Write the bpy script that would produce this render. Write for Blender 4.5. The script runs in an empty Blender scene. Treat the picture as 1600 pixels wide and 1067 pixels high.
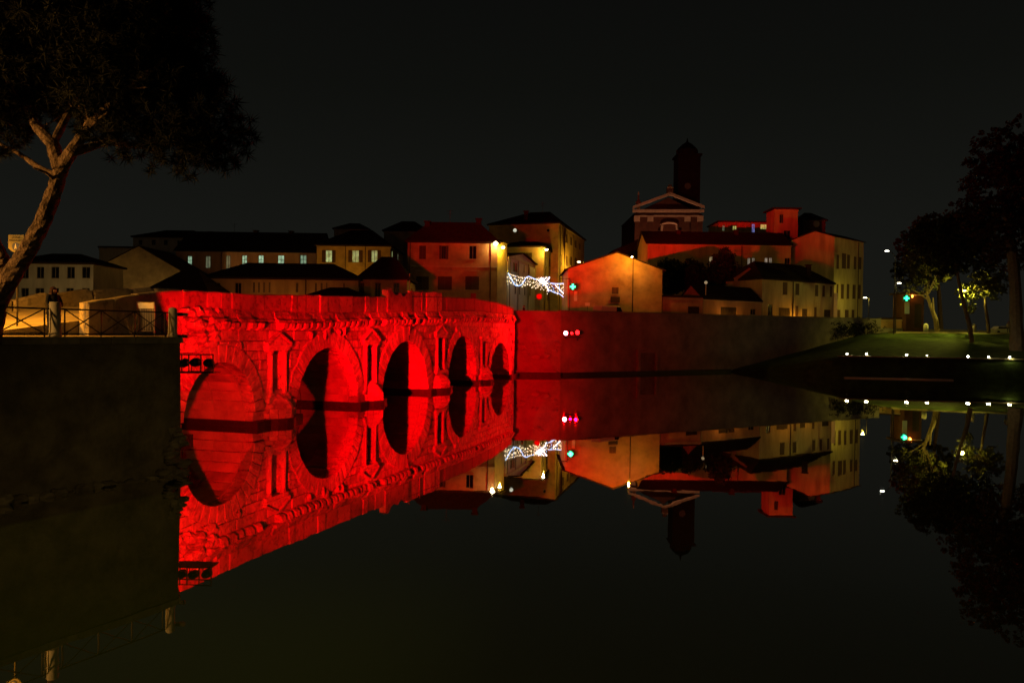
import bpy, bmesh, math, random
import numpy as np
from mathutils import Vector, Matrix

R = random.Random(11)
scene = bpy.context.scene

# ------------------------------------------------------------------ camera
FPX, IW, IH = 1186.0, 1600.0, 1067.0
CAM = Vector((0.0, 0.0, 5.48))
_p = math.atan(14.5 / FPX)
_a = math.radians(0.8)
_fw = Vector((0, math.cos(_p), -math.sin(_p)))
_u0 = Vector((0, math.sin(_p), math.cos(_p)))
_r = Vector((1, 0, 0)) * math.cos(_a) + _u0 * math.sin(_a)
_u = Vector((1, 0, 0)) * -math.sin(_a) + _u0 * math.cos(_a)
cam_d = bpy.data.cameras.new("camera")
cam = bpy.data.objects.new("camera", cam_d)
scene.collection.objects.link(cam)
cam.matrix_world = Matrix(((_r.x, _u.x, -_fw.x, CAM.x), (_r.y, _u.y, -_fw.y, CAM.y), (_r.z, _u.z, -_fw.z, CAM.z), (0, 0, 0, 1)))
cam_d.sensor_fit = 'HORIZONTAL'
cam_d.sensor_width = 36.0
cam_d.lens = 36.0 * FPX / IW
cam_d.clip_end = 3000
cam_d.clip_start = 0.1
scene.camera = cam

# ------------------------------------------------------------------ night sky
world = bpy.data.worlds.new("World")
scene.world = world
world.use_nodes = True
bg = world.node_tree.nodes["Background"]
_wt = world.node_tree
_tc = _wt.nodes.new("ShaderNodeTexCoord")
_sp = _wt.nodes.new("ShaderNodeSeparateXYZ")
_cr = _wt.nodes.new("ShaderNodeValToRGB")
_wt.links.new(_tc.outputs["Generated"], _sp.inputs[0])
_wt.links.new(_sp.outputs["Z"], _cr.inputs["Fac"])
_wt.links.new(_cr.outputs["Color"], bg.inputs["Color"])
_e = _cr.color_ramp.elements
_e[0].position, _e[0].color = 0.0, (0.85, 0.85, 0.66, 1)
_e[1].position, _e[1].color = 1.0, (0.28, 0.28, 0.26, 1)
for _q, _c in ((0.12, (0.76, 0.80, 0.66, 1)), (0.30, (0.44, 0.47, 0.38, 1)), (0.42, (0.34, 0.35, 0.31, 1))):
    _n2 = _e.new(_q)
    _n2.color = _c
bg.inputs["Strength"].default_value = 0.0100

scene.view_settings.view_transform = 'Standard'
scene.view_settings.look = 'None'
scene.view_settings.exposure = 0.0
scene.view_settings.gamma = 1.0
scene.cycles.use_denoising = True
scene.cycles.max_bounces = 6
scene.cycles.diffuse_bounces = 3
scene.cycles.glossy_bounces = 3
scene.cycles.caustics_reflective = False
scene.cycles.caustics_refractive = False
scene.cycles.sample_clamp_indirect = 2.0

RED = (1.0, 0.0, 0.0015)
SODIUM = (1.0, 0.33, 0.012)
WARM = (1.0, 0.66, 0.20)
GREENISH = (0.85, 0.86, 0.22)


# ------------------------------------------------------------------ pixel helpers (reference is 1600 x 1067)
def ray(x, y):
    return _fw + _r * ((x - IW / 2) / FPX) + _u * ((IH / 2 - y) / FPX)


def px(x, y, Y):
    d = ray(x, y)
    return CAM + d * (Y / d.y)


def onp(x, y, P, n):
    d = ray(x, y)
    return CAM + d * ((Vector(P) - CAM).dot(n) / d.dot(n))


# ------------------------------------------------------------------ mesh builder
class MB:
    def __init__(s):
        s.v, s.f = [], []

    def add(s, vs, fs):
        k = len(s.v)
        s.v += [tuple(p) for p in vs]
        s.f += [tuple(i + k for i in f) for f in fs]
        return s

    def box(s, x0, x1, y0, y1, z0, z1):
        return s.add([(x0, y0, z0), (x1, y0, z0), (x1, y1, z0), (x0, y1, z0), (x0, y0, z1), (x1, y0, z1), (x1, y1, z1), (x0, y1, z1)],
                     [(0, 3, 2, 1), (4, 5, 6, 7), (0, 1, 5, 4), (1, 2, 6, 5), (2, 3, 7, 6), (3, 0, 4, 7)])

    def obox(s, P, a, b, c):
        P, a, b, c = Vector(P), Vector(a), Vector(b), Vector(c)
        if a.cross(b).dot(c) < 0:
            a, b = b, a
        q = [P, P + a, P + a + b, P + b]
        return s.add(q + [t + c for t in q], [(0, 3, 2, 1), (4, 5, 6, 7), (0, 1, 5, 4), (1, 2, 6, 5), (2, 3, 7, 6), (3, 0, 4, 7)])

    def prism(s, poly, off):
        n = len(poly)
        off = Vector(off)
        q = [Vector(p) for p in poly]
        nn = Vector((0, 0, 0))
        for i in range(n):
            nn += q[i].cross(q[(i + 1) % n])
        if nn.dot(off) > 0:
            q.reverse()
        return s.add(q + [p + off for p in q], [tuple(range(n)), tuple(range(2 * n - 1, n - 1, -1))] + [(i, i + n, (i + 1) % n + n, (i + 1) % n) for i in range(n)])

    def tube(s, pts, rad, n=8, cap=True):
        pts = [Vector(p) for p in pts]
        if not isinstance(rad, (list, tuple)):
            rad = [rad] * len(pts)
        k = len(s.v)
        up = Vector((0.0, 0.0, 1.0))
        for i, p in enumerate(pts):
            t = (pts[min(i + 1, len(pts) - 1)] - pts[max(i - 1, 0)]).normalized()
            a = t.cross(up)
            if a.length < 0.05:
                a = t.cross(Vector((1, 0, 0)))
            a.normalize()
            b = t.cross(a)
            for j in range(n):
                w = 2 * math.pi * j / n
                s.v.append(tuple(p + (a * math.cos(w) + b * math.sin(w)) * rad[i]))
        for i in range(len(pts) - 1):
            for j in range(n):
                q = k + i * n
                s.f.append((q + j, q + (j + 1) % n, q + n + (j + 1) % n, q + n + j))
        if cap:
            s.f.append(tuple(k + j for j in range(n - 1, -1, -1)))
            q = k + (len(pts) - 1) * n
            s.f.append(tuple(q + j for j in range(n)))
        return s

    def ell(s, c, rx, ry, rz, n=10, m=6, jit=0.0):
        k = len(s.v)
        c = Vector(c)
        s.v.append((c.x, c.y, c.z - rz))
        for i in range(1, m):
            th = math.pi * i / m
            for j in range(n):
                w = 2 * math.pi * j / n
                q = 1 + R.uniform(-jit, jit)
                s.v.append((c.x + rx * math.sin(th) * math.cos(w) * q, c.y + ry * math.sin(th) * math.sin(w) * q, c.z - rz * math.cos(th) * q))
        s.v.append((c.x, c.y, c.z + rz))
        e = len(s.v) - 1
        for j in range(n):
            s.f.append((k, k + 1 + (j + 1) % n, k + 1 + j))
            for i in range(m - 2):
                q = k + 1 + i * n
                s.f.append((q + j, q + (j + 1) % n, q + n + (j + 1) % n, q + n + j))
            q = k + 1 + (m - 2) * n
            s.f.append((q + j, q + (j + 1) % n, e))
        return s

    def mesh(s, name, org=None, smooth=False):
        me = bpy.data.meshes.new(name)
        vs = s.v if org is None else [(a - org[0], b - org[1], c - org[2]) for a, b, c in s.v]
        me.from_pydata(vs, [], s.f)
        if smooth:
            me.polygons.foreach_set("use_smooth", [True] * len(me.polygons))
        me.update()
        return me


ORG = {}


def link(o, parent=None):
    scene.collection.objects.link(o)
    if parent is not None:
        o.parent = parent
        ORG[o.name] = ORG.get(parent.name)
    return o


def part(name, mb, mat, parent, smooth=False, label=None, kind=None):
    me = mb.mesh(name, ORG.get(parent.name), smooth)
    me.materials.append(mat)
    o = link(bpy.data.objects.new(name, me), parent)
    if label:
        o["label"] = label
    if kind:
        o["kind"] = kind
    return o


def inst(name, me, parent, loc=(0, 0, 0), rot=(0, 0, 0), sc=(1, 1, 1)):
    o = link(bpy.data.objects.new(name, me), parent)
    o.location = loc
    o.rotation_euler = rot
    o.scale = sc
    return o


def tag(o, label, cat, group=None):
    o["label"] = label
    o["category"] = cat
    if group:
        o["group"] = group
    return o


def thing(name, label, cat, loc, group=None):
    o = bpy.data.objects.new(name, None)
    scene.collection.objects.link(o)
    o.location = loc
    o.empty_display_size = 0.3
    ORG[o.name] = tuple(loc)
    return tag(o, label, cat, group)


def solo(name, mb, mat, label, cat, org, group=None, smooth=False):
    me = mb.mesh(name, org, smooth)
    me.materials.append(mat)
    o = link(bpy.data.objects.new(name, me))
    o.location = org
    ORG[o.name] = tuple(org)
    return tag(o, label, cat, group)


def struct(name, mb, mat, kind="structure"):
    me = mb.mesh(name)
    me.materials.append(mat)
    o = link(bpy.data.objects.new(name, me))
    o["kind"] = kind
    ORG[o.name] = (0, 0, 0)
    return o


# ------------------------------------------------------------------ materials
def mat(name, col, rough=0.85, scale=3.0, var=0.35, bump=0.3, rnd=0.15, col2=None, metal=0.0, streak=False, bdist=0.03, fine=4.0, spec=0.3, pits=0.0):
    m = bpy.data.materials.new(name)
    m.use_nodes = True
    nt = m.node_tree
    N, L = nt.nodes, nt.links
    b = N["Principled BSDF"]
    b.inputs["Roughness"].default_value = rough
    b.inputs["Metallic"].default_value = metal
    b.inputs["Specular IOR Level"].default_value = spec
    tc = N.new("ShaderNodeTexCoord")
    oi = N.new("ShaderNodeObjectInfo")
    sc_ = N.new("ShaderNodeVectorMath")
    sc_.operation = 'MULTIPLY_ADD'
    L.new(oi.outputs["Random"], sc_.inputs[0])
    sc_.inputs[1].default_value = (97, 53, 71)
    L.new(tc.outputs["Object"], sc_.inputs[2])
    vec = sc_.outputs[0]
    if streak:
        mp = N.new("ShaderNodeMapping")
        mp.inputs["Scale"].default_value = (1.0, 1.0, 0.22)
        L.new(vec, mp.inputs["Vector"])
        vs = mp.outputs[0]
    else:
        vs = vec
    n1 = N.new("ShaderNodeTexNoise")
    n1.inputs["Scale"].default_value = scale
    n1.inputs["Detail"].default_value = 6
    n1.inputs["Roughness"].default_value = 0.62
    L.new(vs, n1.inputs["Vector"])
    rp = N.new("ShaderNodeMapRange")
    rp.inputs[1].default_value = 0.33
    rp.inputs[2].default_value = 0.67
    L.new(n1.outputs["Fac"], rp.inputs[0])
    mx = N.new("ShaderNodeMix")
    mx.data_type = 'RGBA'
    c2 = col2 if col2 else tuple(c * (1 - var) for c in col)
    mx.inputs["A"].default_value = (*c2, 1)
    mx.inputs["B"].default_value = (*col, 1)
    L.new(rp.outputs[0], mx.inputs["Factor"])
    hs = N.new("ShaderNodeHueSaturation")
    vr = N.new("ShaderNodeMapRange")
    vr.inputs[3].default_value = 1 - rnd
    vr.inputs[4].default_value = 1 + rnd
    L.new(oi.outputs["Random"], vr.inputs[0])
    L.new(vr.outputs[0], hs.inputs["Value"])
    L.new(mx.outputs["Result"], hs.inputs["Color"])
    L.new(hs.outputs[0], b.inputs["Base Color"])
    if pits > 0:
        vo = N.new("ShaderNodeTexNoise")
        vo.inputs["Scale"].default_value = 3.2
        vo.inputs["Detail"].default_value = 4
        L.new(vec, vo.inputs["Vector"])
        pr_ = N.new("ShaderNodeMapRange")
        pr_.inputs[1].default_value = 0.36
        pr_.inputs[2].default_value = 0.46
        pr_.inputs[3].default_value = 1 - pits
        pr_.inputs[4].default_value = 1.0
        L.new(vo.outputs["Fac"], pr_.inputs[0])
        mu = N.new("ShaderNodeMix")
        mu.data_type = 'RGBA'
        mu.blend_type = 'MULTIPLY'
        mu.inputs["Factor"].default_value = 1.0
        L.new(hs.outputs[0], mu.inputs["A"])
        L.new(pr_.outputs[0], mu.inputs["B"])
        L.new(mu.outputs["Result"], b.inputs["Base Color"])
    if bump > 0:
        n2 = N.new("ShaderNodeTexNoise")
        n2.inputs["Scale"].default_value = scale * fine
        n2.inputs["Detail"].default_value = 5
        L.new(vec, n2.inputs["Vector"])
        ad = N.new("ShaderNodeMath")
        ad.operation = 'MULTIPLY_ADD'
        ad.inputs[1].default_value = 0.5
        L.new(n2.outputs["Fac"], ad.inputs[0])
        L.new(n1.outputs["Fac"], ad.inputs[2])
        bp = N.new("ShaderNodeBump")
        bp.inputs["Strength"].default_value = bump
        bp.inputs["Distance"].default_value = bdist
        L.new(ad.outputs[0], bp.inputs["Height"])
        L.new(bp.outputs[0], b.inputs["Normal"])
    return m


def emit(name, col, s):
    m = bpy.data.materials.new(name)
    m.use_nodes = True
    b = m.node_tree.nodes["Principled BSDF"]
    b.inputs["Base Color"].default_value = (*[min(1, c * 0.6) for c in col], 1)
    b.inputs["Emission Color"].default_value = (*col, 1)
    b.inputs["Emission Strength"].default_value = s
    if name.startswith('lit_'):          # lit rooms differ from window to window and show curtains and furniture as soft patches
        N, L = m.node_tree.nodes, m.node_tree.links
        oi, tc, no = N.new("ShaderNodeObjectInfo"), N.new("ShaderNodeTexCoord"), N.new("ShaderNodeTexNoise")
        va = N.new("ShaderNodeVectorMath")
        va.operation = 'MULTIPLY_ADD'
        va.inputs[1].default_value = (31, 17, 23)
        L.new(oi.outputs["Random"], va.inputs[0])
        L.new(tc.outputs["Object"], va.inputs[2])
        L.new(va.outputs[0], no.inputs["Vector"])
        no.inputs["Scale"].default_value = 1.6
        r1, r2, mu = N.new("ShaderNodeMapRange"), N.new("ShaderNodeMapRange"), N.new("ShaderNodeMath")
        r1.inputs[3].default_value, r1.inputs[4].default_value = .55 * s, 1.25 * s
        r2.inputs[1].default_value, r2.inputs[2].default_value, r2.inputs[3].default_value, r2.inputs[4].default_value = .35, .65, .45, 1.25
        mu.operation = 'MULTIPLY'
        L.new(oi.outputs["Random"], r1.inputs[0])
        L.new(no.outputs["Fac"], r2.inputs[0])
        L.new(r1.outputs[0], mu.inputs[0])
        L.new(r2.outputs[0], mu.inputs[1])
        L.new(mu.outputs[0], b.inputs["Emission Strength"])
    return m


M = {}
M['stone'] = mat('bridge_stone', (0.52, 0.49, 0.44), 0.9, 1.3, 0.55, 1.0, 0.17, bdist=0.11, fine=5, pits=.38)
M['stone_streak'] = mat('bridge_stone_streaked', (0.52, 0.49, 0.44), 0.9, 2.2, 0.55, 1.0, 0.09, streak=True, bdist=0.10, fine=4, pits=.30)
M['cornice'] = mat('weathered_cornice_stone', (0.44, 0.41, 0.36), 0.92, 2.4, 0.65, 1.0, 0.22, bdist=0.14, fine=4)
M['slab'] = mat('parapet_stone', (0.40, 0.37, 0.32), 0.9, 1.1, 0.4, 0.7, 0.28, bdist=0.07, pits=.4)
M['slabdark'] = mat('dark_parapet_stone', (0.15, 0.14, 0.12), 0.9, 1.1, 0.4, 0.6, 0.12, bdist=0.05)  # plain darker stone: far-end parapet slabs, cutwater backing, culvert door
M['vault'] = mat('vault_stone', (0.46, 0.43, 0.38), 0.9, 0.9, 0.45, 0.8, 0.14, bdist=0.07, fine=6)
M['wet'] = mat('algae_wet_stone', (0.035, 0.032, 0.022), 0.6, 2.0, 0.5, 0.7, 0.2, bdist=0.08)
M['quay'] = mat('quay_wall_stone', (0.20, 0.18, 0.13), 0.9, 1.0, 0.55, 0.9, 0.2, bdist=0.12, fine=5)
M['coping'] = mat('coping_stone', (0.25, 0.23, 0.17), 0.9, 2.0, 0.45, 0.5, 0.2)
M['post'] = mat('post_stone', (0.45, 0.42, 0.33), 0.85, 3.0, 0.3, 0.4, 0.1)
M['iron'] = mat('dark_iron', (0.025, 0.018, 0.015), 0.55, 8.0, 0.4, 0.2, 0.1, metal=0.3, bdist=0.004)
M['riverwall'] = mat('river_wall_render', (0.27, 0.235, 0.20), 0.92, 0.45, 0.45, 0.8, 0.0, bdist=0.12, fine=7, streak=False)
M['pave'] = mat('paving', (0.30, 0.27, 0.21), 0.85, 1.5, 0.35, 0.4, 0.0)
M['grass'] = mat('grass', (0.052, 0.092, 0.015), 0.95, 0.9, 0.6, 0.9, 0.0, bdist=0.15, fine=9)
M['earth'] = mat('dark_earth', (0.05, 0.045, 0.025), 0.95, 0.7, 0.5, 0.8, 0.0, bdist=0.15)
M['gravel'] = mat('pale_gravel', (0.42, 0.38, 0.24), 0.9, 3.0, 0.3, 0.4, 0.0)
M['roof'] = mat('roof_tile', (0.050, 0.034, 0.026), 1.0, 3.5, 0.5, 0.5, 0.12, bdist=0.04, spec=0.0)
M['ochre'] = mat('ochre_render', (0.50, 0.36, 0.17), 0.9, 0.7, 0.42, 0.3, 0.1)
M['cream'] = mat('cream_render', (0.55, 0.47, 0.31), 0.9, 0.7, 0.42, 0.3, 0.1, streak=True)
M['white'] = mat('whitewash', (0.58, 0.56, 0.46), 0.9, 0.8, 0.36, 0.3, 0.1, streak=True)
M['pinkish'] = mat('salmon_render', (0.50, 0.33, 0.22), 0.9, 0.6, 0.42, 0.3, 0.1, streak=True)
M['peel'] = mat('peeling_render', (0.56, 0.40, 0.22), 0.9, 0.5, 0.5, 0.5, 0.1)
M['brick'] = mat('church_brick', (0.10, 0.045, 0.03), 0.9, 0.8, 0.35, 0.3, 0.1)
M['trimstone'] = mat('pale_trim', (0.50, 0.43, 0.33), 0.85, 1.5, 0.3, 0.2, 0.1)
M['shutter'] = mat('brown_shutter', (0.10, 0.055, 0.03), 0.7, 5.0, 0.3, 0.2, 0.15)
M['frame'] = mat('window_frame', (0.22, 0.19, 0.14), 0.7, 5.0, 0.3, 0.0, 0.1)
M['glass'] = mat('dark_glass', (0.012, 0.011, 0.010), 0.12, 1.0, 0.3, 0.0, 0.1, spec=0.5)
M['door'] = mat('dark_door', (0.045, 0.032, 0.022), 0.7, 4.0, 0.4, 0.2, 0.2)
M['pipe'] = mat('drainpipe_copper', (0.07, 0.045, 0.03), 0.6, 3.0, 0.3, 0.0, 0.1)
M['bark'] = mat('pine_bark', (0.40, 0.26, 0.15), 0.95, 4.5, 0.85, 1.0, 0.0, bdist=0.22, fine=3)
M['bark2'] = mat('tree_bark', (0.20, 0.15, 0.09), 0.95, 3.0, 0.5, 0.8, 0.1, bdist=0.05)
M['needle'] = mat('pine_needles', (0.020, 0.023, 0.009), 0.9, 1.0, 0.5, 0.0, 0.2)
M['leaf'] = mat('leaves', (0.115, 0.118, 0.026), 0.8, 1.2, 0.5, 0.0, 0.2)
M['leafdark'] = mat('dark_leaves', (0.035, 0.038, 0.015), 0.9, 1.2, 0.5, 0.0, 0.2)
M['leafrust'] = mat('rusty_leaves', (0.085, 0.034, 0.018), 0.9, 1.2, 0.5, 0.0, 0.2)
M['lamp_metal'] = mat('lamp_metal', (0.06, 0.055, 0.05), 0.5, 5.0, 0.3, 0.0, 0.1, metal=0.5)
M['black'] = mat('flood_housing', (0.012, 0.012, 0.012), 0.45, 5.0, 0.3, 0.0, 0.1)
M['tyre'] = mat('tyre_rubber', (0.015, 0.015, 0.015), 0.8, 5.0, 0.3, 0.0, 0.1)
M['carred'] = mat('car_paint_pale', (0.55, 0.52, 0.50), 0.3, 1.0, 0.05, 0.0, 0.0, spec=0.5)
M['cardark'] = mat('car_paint_dark', (0.03, 0.03, 0.03), 0.3, 1.0, 0.05, 0.0, 0.0, spec=0.5)
M['skin'] = mat('skin', (0.50, 0.30, 0.20), 0.6, 6.0, 0.1, 0.0, 0.0)
M['coat'] = mat('dark_coat', (0.022, 0.022, 0.024), 0.85, 6.0, 0.3, 0.2, 0.0)
M['palecoat'] = mat('pale_coat', (0.45, 0.43, 0.34), 0.85, 6.0, 0.2, 0.2, 0.0)
M['trouser'] = mat('dark_trousers', (0.02, 0.02, 0.03), 0.85, 6.0, 0.3, 0.2, 0.0)
M['hair'] = mat('auburn_hair', (0.09, 0.03, 0.015), 0.6, 20.0, 0.5, 0.3, 0.0)
M['signyellow'] = mat('cream_sign', (0.20, 0.19, 0.10), 0.6, 3.0, 0.1, 0.0, 0.0)
M['signblue'] = mat('blue_sign', (0.02, 0.05, 0.22), 0.5, 3.0, 0.1, 0.0, 0.0)
M['signred'] = mat('red_sign', (0.55, 0.02, 0.02), 0.5, 3.0, 0.1, 0.0, 0.0)
M['signwhite'] = mat('white_sign', (0.7, 0.68, 0.6), 0.5, 3.0, 0.1, 0.0, 0.0)
M['ink'] = mat('dark_lettering', (0.03, 0.02, 0.02), 0.6, 3.0, 0.1, 0.0, 0.0)
M['lit'] = emit('lit_window_green', (0.80, 1.0, 0.42), 0.42)
M['lit2'] = emit('lit_window_cool', (0.62, 1.0, 0.66), 0.42)
M['litdim'] = emit('lit_window_dim', (0.75, 0.85, 0.5), 0.10)
M['litwarm'] = emit('lit_window_warm', (1.0, 0.72, 0.36), 0.30)
M['litpale'] = emit('lit_curtain_pale', (1.0, 0.80, 0.60), 0.26)
M['litblue'] = emit('lit_window_blue', (0.35, 0.38, 1.0), 0.30)
M['lityel'] = emit('lit_window_yellow', (1.0, 0.95, 0.25), 0.40)
M['moon'] = emit('lit_oculus', (1.0, 1.0, 0.78), 0.75)
M['bulb'] = emit('lamp_bulb', (1.0, 0.88, 0.55), 25.0)
M['bulbwhite'] = emit('lamp_bulb_white', (1.0, 0.96, 0.80), 25.0)
M['bulborange'] = emit('lamp_bulb_orange', (1.0, 0.35, 0.05), 6.0)
M['globe'] = emit('globe_lamp_glass', (1.0, 0.85, 0.5), 0.22)
M['lensred'] = emit('flood_lens_red', (1.0, 0.006, 0.008), 9.0)
M['lenshot'] = emit('flood_lens_hot', (1.0, 0.30, 0.42), 16.0)
M['fairy'] = emit('fairy_bulb_warm', (1.0, 0.80, 0.50), 2.4)
M['fairyblue'] = emit('fairy_bulb_cool', (0.42, 0.60, 1.0), 1.7)
M['fairywhite'] = emit('fairy_bulb_white', (1.0, 0.92, 1.0), 3.0)
M['cross'] = emit('green_cross_tube', (0.02, 1.0, 0.42), 2.2)
M['crossw'] = emit('green_cross_core', (0.12, 1.0, 0.55), 2.0)


def water_material():
    m = bpy.data.materials.new('still_river_water')
    m.use_nodes = True
    nt = m.node_tree
    N, L = nt.nodes, nt.links
    b = N["Principled BSDF"]
    b.inputs["Base Color"].default_value = (0.048, 0.085, 0.012, 1)
    b.inputs["Roughness"].default_value = 0.6
    b.inputs["Specular IOR Level"].default_value = 0.0
    gl_ = N.new("ShaderNodeBsdfGlossy")
    gl_.inputs["Color"].default_value = (0.97, 0.95, 0.90, 1)
    gl_.inputs["Roughness"].default_value = 0.012
    lw_ = N.new("ShaderNodeLayerWeight")
    lw_.inputs["Blend"].default_value = 0.5
    fr_ = N.new("ShaderNodeValToRGB")
    cr_ = fr_.color_ramp
    cr_.interpolation = 'LINEAR'
    cr_.elements[0].position, cr_.elements[0].color = 0.0, (.06, .06, .06, 1)
    cr_.elements[1].position, cr_.elements[1].color = 1.0, (.97, .97, .97, 1)
    for p_, v_ in ((.50, .22), (.58, .36), (.66, .58), (.725, .80), (.83, .90)):
        el_ = cr_.elements.new(p_)
        el_.color = (v_, v_, v_, 1)
    L.new(lw_.outputs["Facing"], fr_.inputs["Fac"])
    mx_ = N.new("ShaderNodeMixShader")
    L.new(fr_.outputs[0], mx_.inputs[0])
    L.new(b.outputs[0], mx_.inputs[1])
    L.new(gl_.outputs[0], mx_.inputs[2])
    L.new(mx_.outputs[0], N["Material Output"].inputs["Surface"])
    tc = N.new("ShaderNodeTexCoord")
    mp = N.new("ShaderNodeMapping")
    mp.inputs["Scale"].default_value = (0.55, 0.35, 1)
    L.new(tc.outputs["Object"], mp.inputs["Vector"])
    n = N.new("ShaderNodeTexNoise")
    n.inputs["Scale"].default_value = 1.2
    n.inputs["Detail"].default_value = 3
    L.new(mp.outputs[0], n.inputs["Vector"])
    bp = N.new("ShaderNodeBump")
    bp.inputs["Strength"].default_value = 0.06
    bp.inputs["Distance"].default_value = 0.025
    L.new(n.outputs["Fac"], bp.inputs["Height"])
    L.new(bp.outputs[0], gl_.inputs["Normal"])
    return m


M['water'] = water_material()


# ------------------------------------------------------------------ lights that belong to lamps
def light(kind, name, loc, power, col, parent=None, radius=0.15, target=None, cone=110, blend=0.5):
    d = bpy.data.lights.new(name, kind)
    d.energy = power
    d.color = col
    d.shadow_soft_size = radius
    o = bpy.data.objects.new(name, d)
    scene.collection.objects.link(o)
    o.location = loc
    if kind == 'SPOT':
        d.spot_size = math.radians(cone)
        d.spot_blend = blend
        o.rotation_euler = (Vector(target) - Vector(loc)).to_track_quat('-Z', 'Y').to_euler()
    if parent is not None:
        o.parent = parent
        o.location = Vector(loc) - Vector(ORG[parent.name])
    return o


# ================================================================== SETTING
STREET = 7.2
WALK = 5.10

w = MB().add([(-900, -60, 0), (900, -60, 0), (900, 1400, 0), (-900, 1400, 0)], [(0, 1, 2, 3)])
struct('river', w, M['water'])


def slab_ground(name, poly, z, m, depth=9.0):
    return struct(name, MB().prism([(x, y, z) for x, y in poly], (0, 0, -depth)), m)


# bridge frame: local x runs along the parapet away from the camera, local y runs into the bridge
_A = Vector((-15.692, 37.320, 0))
_d = Vector((0.26967, 0.96295, 0))
_n = Vector((_d.y, -_d.x, 0))
BANG = math.atan2(_d.y, _d.x)


def bw(u, y, z=0.0):
    return _A + _d * u - _n * y + Vector((0, 0, z))


def uy(x, y, off):           # photo pixel -> (u, z) on the plane 'off' metres behind the bridge face
    P = onp(x, y, _A - _n * off, _n)
    return (P - _A).dot(_d), P.z


# river wall line on the far bank
WA, WB = Vector((0.0, 96.3, 0)), Vector((6.2, 97.0, 0))
WC = Vector((66.0, 135.9, 0))
fe = bw(59.5, 8.5)
slab_ground('far_street', [(WA.x - 1, WA.y + 0.6), (WB.x, WB.y + 0.6), (WC.x - 0.4, WC.y + 0.6), (140, 185), (420, 900), (-420, 900), (-260, 175), (-60, 104), (fe.x, fe.y)], STREET, M['pave'])

# left quay: walkway level with the approach to the bridge
QC = Vector((-12.68, 29.0, 0))
qd = Vector((0.487, 0.873, 0)).normalized()
q0 = QC - qd * 36
QB = Vector((-16.3, 36.0, 0))
bb = bw(-1.2, 0.4)
slab_ground('quay_walkway', [(q0.x - 0.5, q0.y), (QC.x - 0.5, QC.y - 0.25), (QB.x - 0.5, QB.y), (bb.x, bb.y), tuple(bw(-1.2, 12).xy), (-90, 60), (-90, -10)], WALK, M['pave'], 8.0)

slab_ground('near_bank', [(-26, -12), (-24, -3), (-2, 0.4), (30, 0.4), (60, -20), (-20, -40)], 3.88, M['pave'], 6.0)

# right bank: lawn terraces stepping down to the water
L0 = [(32.0, 114.5, -.4), (38, 107.6, -.4), (44, 102, -.4), (60, 99.2, -.4), (75, 97.4, -.4), (112, 93, -.4)]
L1 = [(32.6, 115.4, .15), (39.5, 110, 1.2), (44.8, 102.8, 2.85), (60.5, 100.0, 2.85), (75.5, 98.2, 2.85), (112, 93.8, 2.85)]
L1b = [(33.4, 116.0, .35), (42, 113, 2.0), (47, 107.5, 3.0), (61.5, 104, 3.0), (76.5, 102, 3.0), (113, 98, 3.0)]
L2 = [(35, 117.2, .7), (50, 128, 3.6), (60, 130, 5.8), (65, 125, 6.25), (79, 121, 6.25), (116, 116, 6.25)]
L3 = [(36, 118.4, .9), (52, 131.4, 3.9), (66, 142.6, 6.4), (72, 150, 6.5), (92, 160, 6.5), (130, 170, 6.5)]
L4 = [(36, 126, .9), (52, 140, 3.9), (66, 150, 6.4), (72, 210, 6.5), (92, 260, 6.5), (160, 300, 6.5)]


def sheet(lines, sub=5, jit=0.0):
    g = []
    for li in range(len(lines) - 1):
        for s in range(sub):
            t = s / sub
            row = []
            for a, b in zip(lines[li], lines[li + 1]):
                row.append(Vector(a).lerp(Vector(b), t))
            g.append(row)
    g.append([Vector(p) for p in lines[-1]])
    out = []
    for ri, row in enumerate(g):
        r2 = []
        for i in range(len(row) - 1):
            for s in range(6):
                p = row[i].lerp(row[i + 1], s / 6)
                if 0 < ri < len(g) - 1:
                    p.z += R.uniform(-jit, jit)
                r2.append(p)
        r2.append(row[-1])
        out.append(r2)
    n = len(out[0])
    mb = MB()
    mb.v = [tuple(p) for r_ in out for p in r_]
    mb.f = [(i * n + j, i * n + j + 1, (i + 1) * n + j + 1, (i + 1) * n + j) for i in range(len(out) - 1) for j in range(n - 1)]
    return mb


o = struct('lawn_bank', sheet([L0, L1, L1b, L2, L3, L4], 4, 0.06), M['grass'])
o.data.polygons.foreach_set("use_smooth", [True] * len(o.data.polygons))
pth = MB()
pp = [(63.5, 126.6), (70, 123.6), (79, 121.2), (95, 118.8), (116, 116.2)]
for (x0, y0), (x1, y1) in zip(pp[:-1], pp[1:]):
    pth.prism([(x0, y0, 6.50), (x1, y1, 6.50), (x1 + .3, y1 + 2.2, 6.50), (x0 + .3, y0 + 2.2, 6.50)], (0, 0, -.4))
struct('gravel_path', pth, M['gravel'])
rp_ = MB()
rr = [(35.2, 117.3, .80), (43, 122.4, 2.2), (50.5, 128.5, 3.85), (58, 134.5, 5.2), (65, 140.5, 6.5)]
for a, b in zip(rr[:-1], rr[1:]):
    rp_.prism([a, b, (b[0] + .8, b[1] + .9, b[2] + .15), (a[0] + .8, a[1] + .9, a[2] + .15)], (0, 0, -.5))
struct('ramp_path', rp_, M['grass'])


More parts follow.
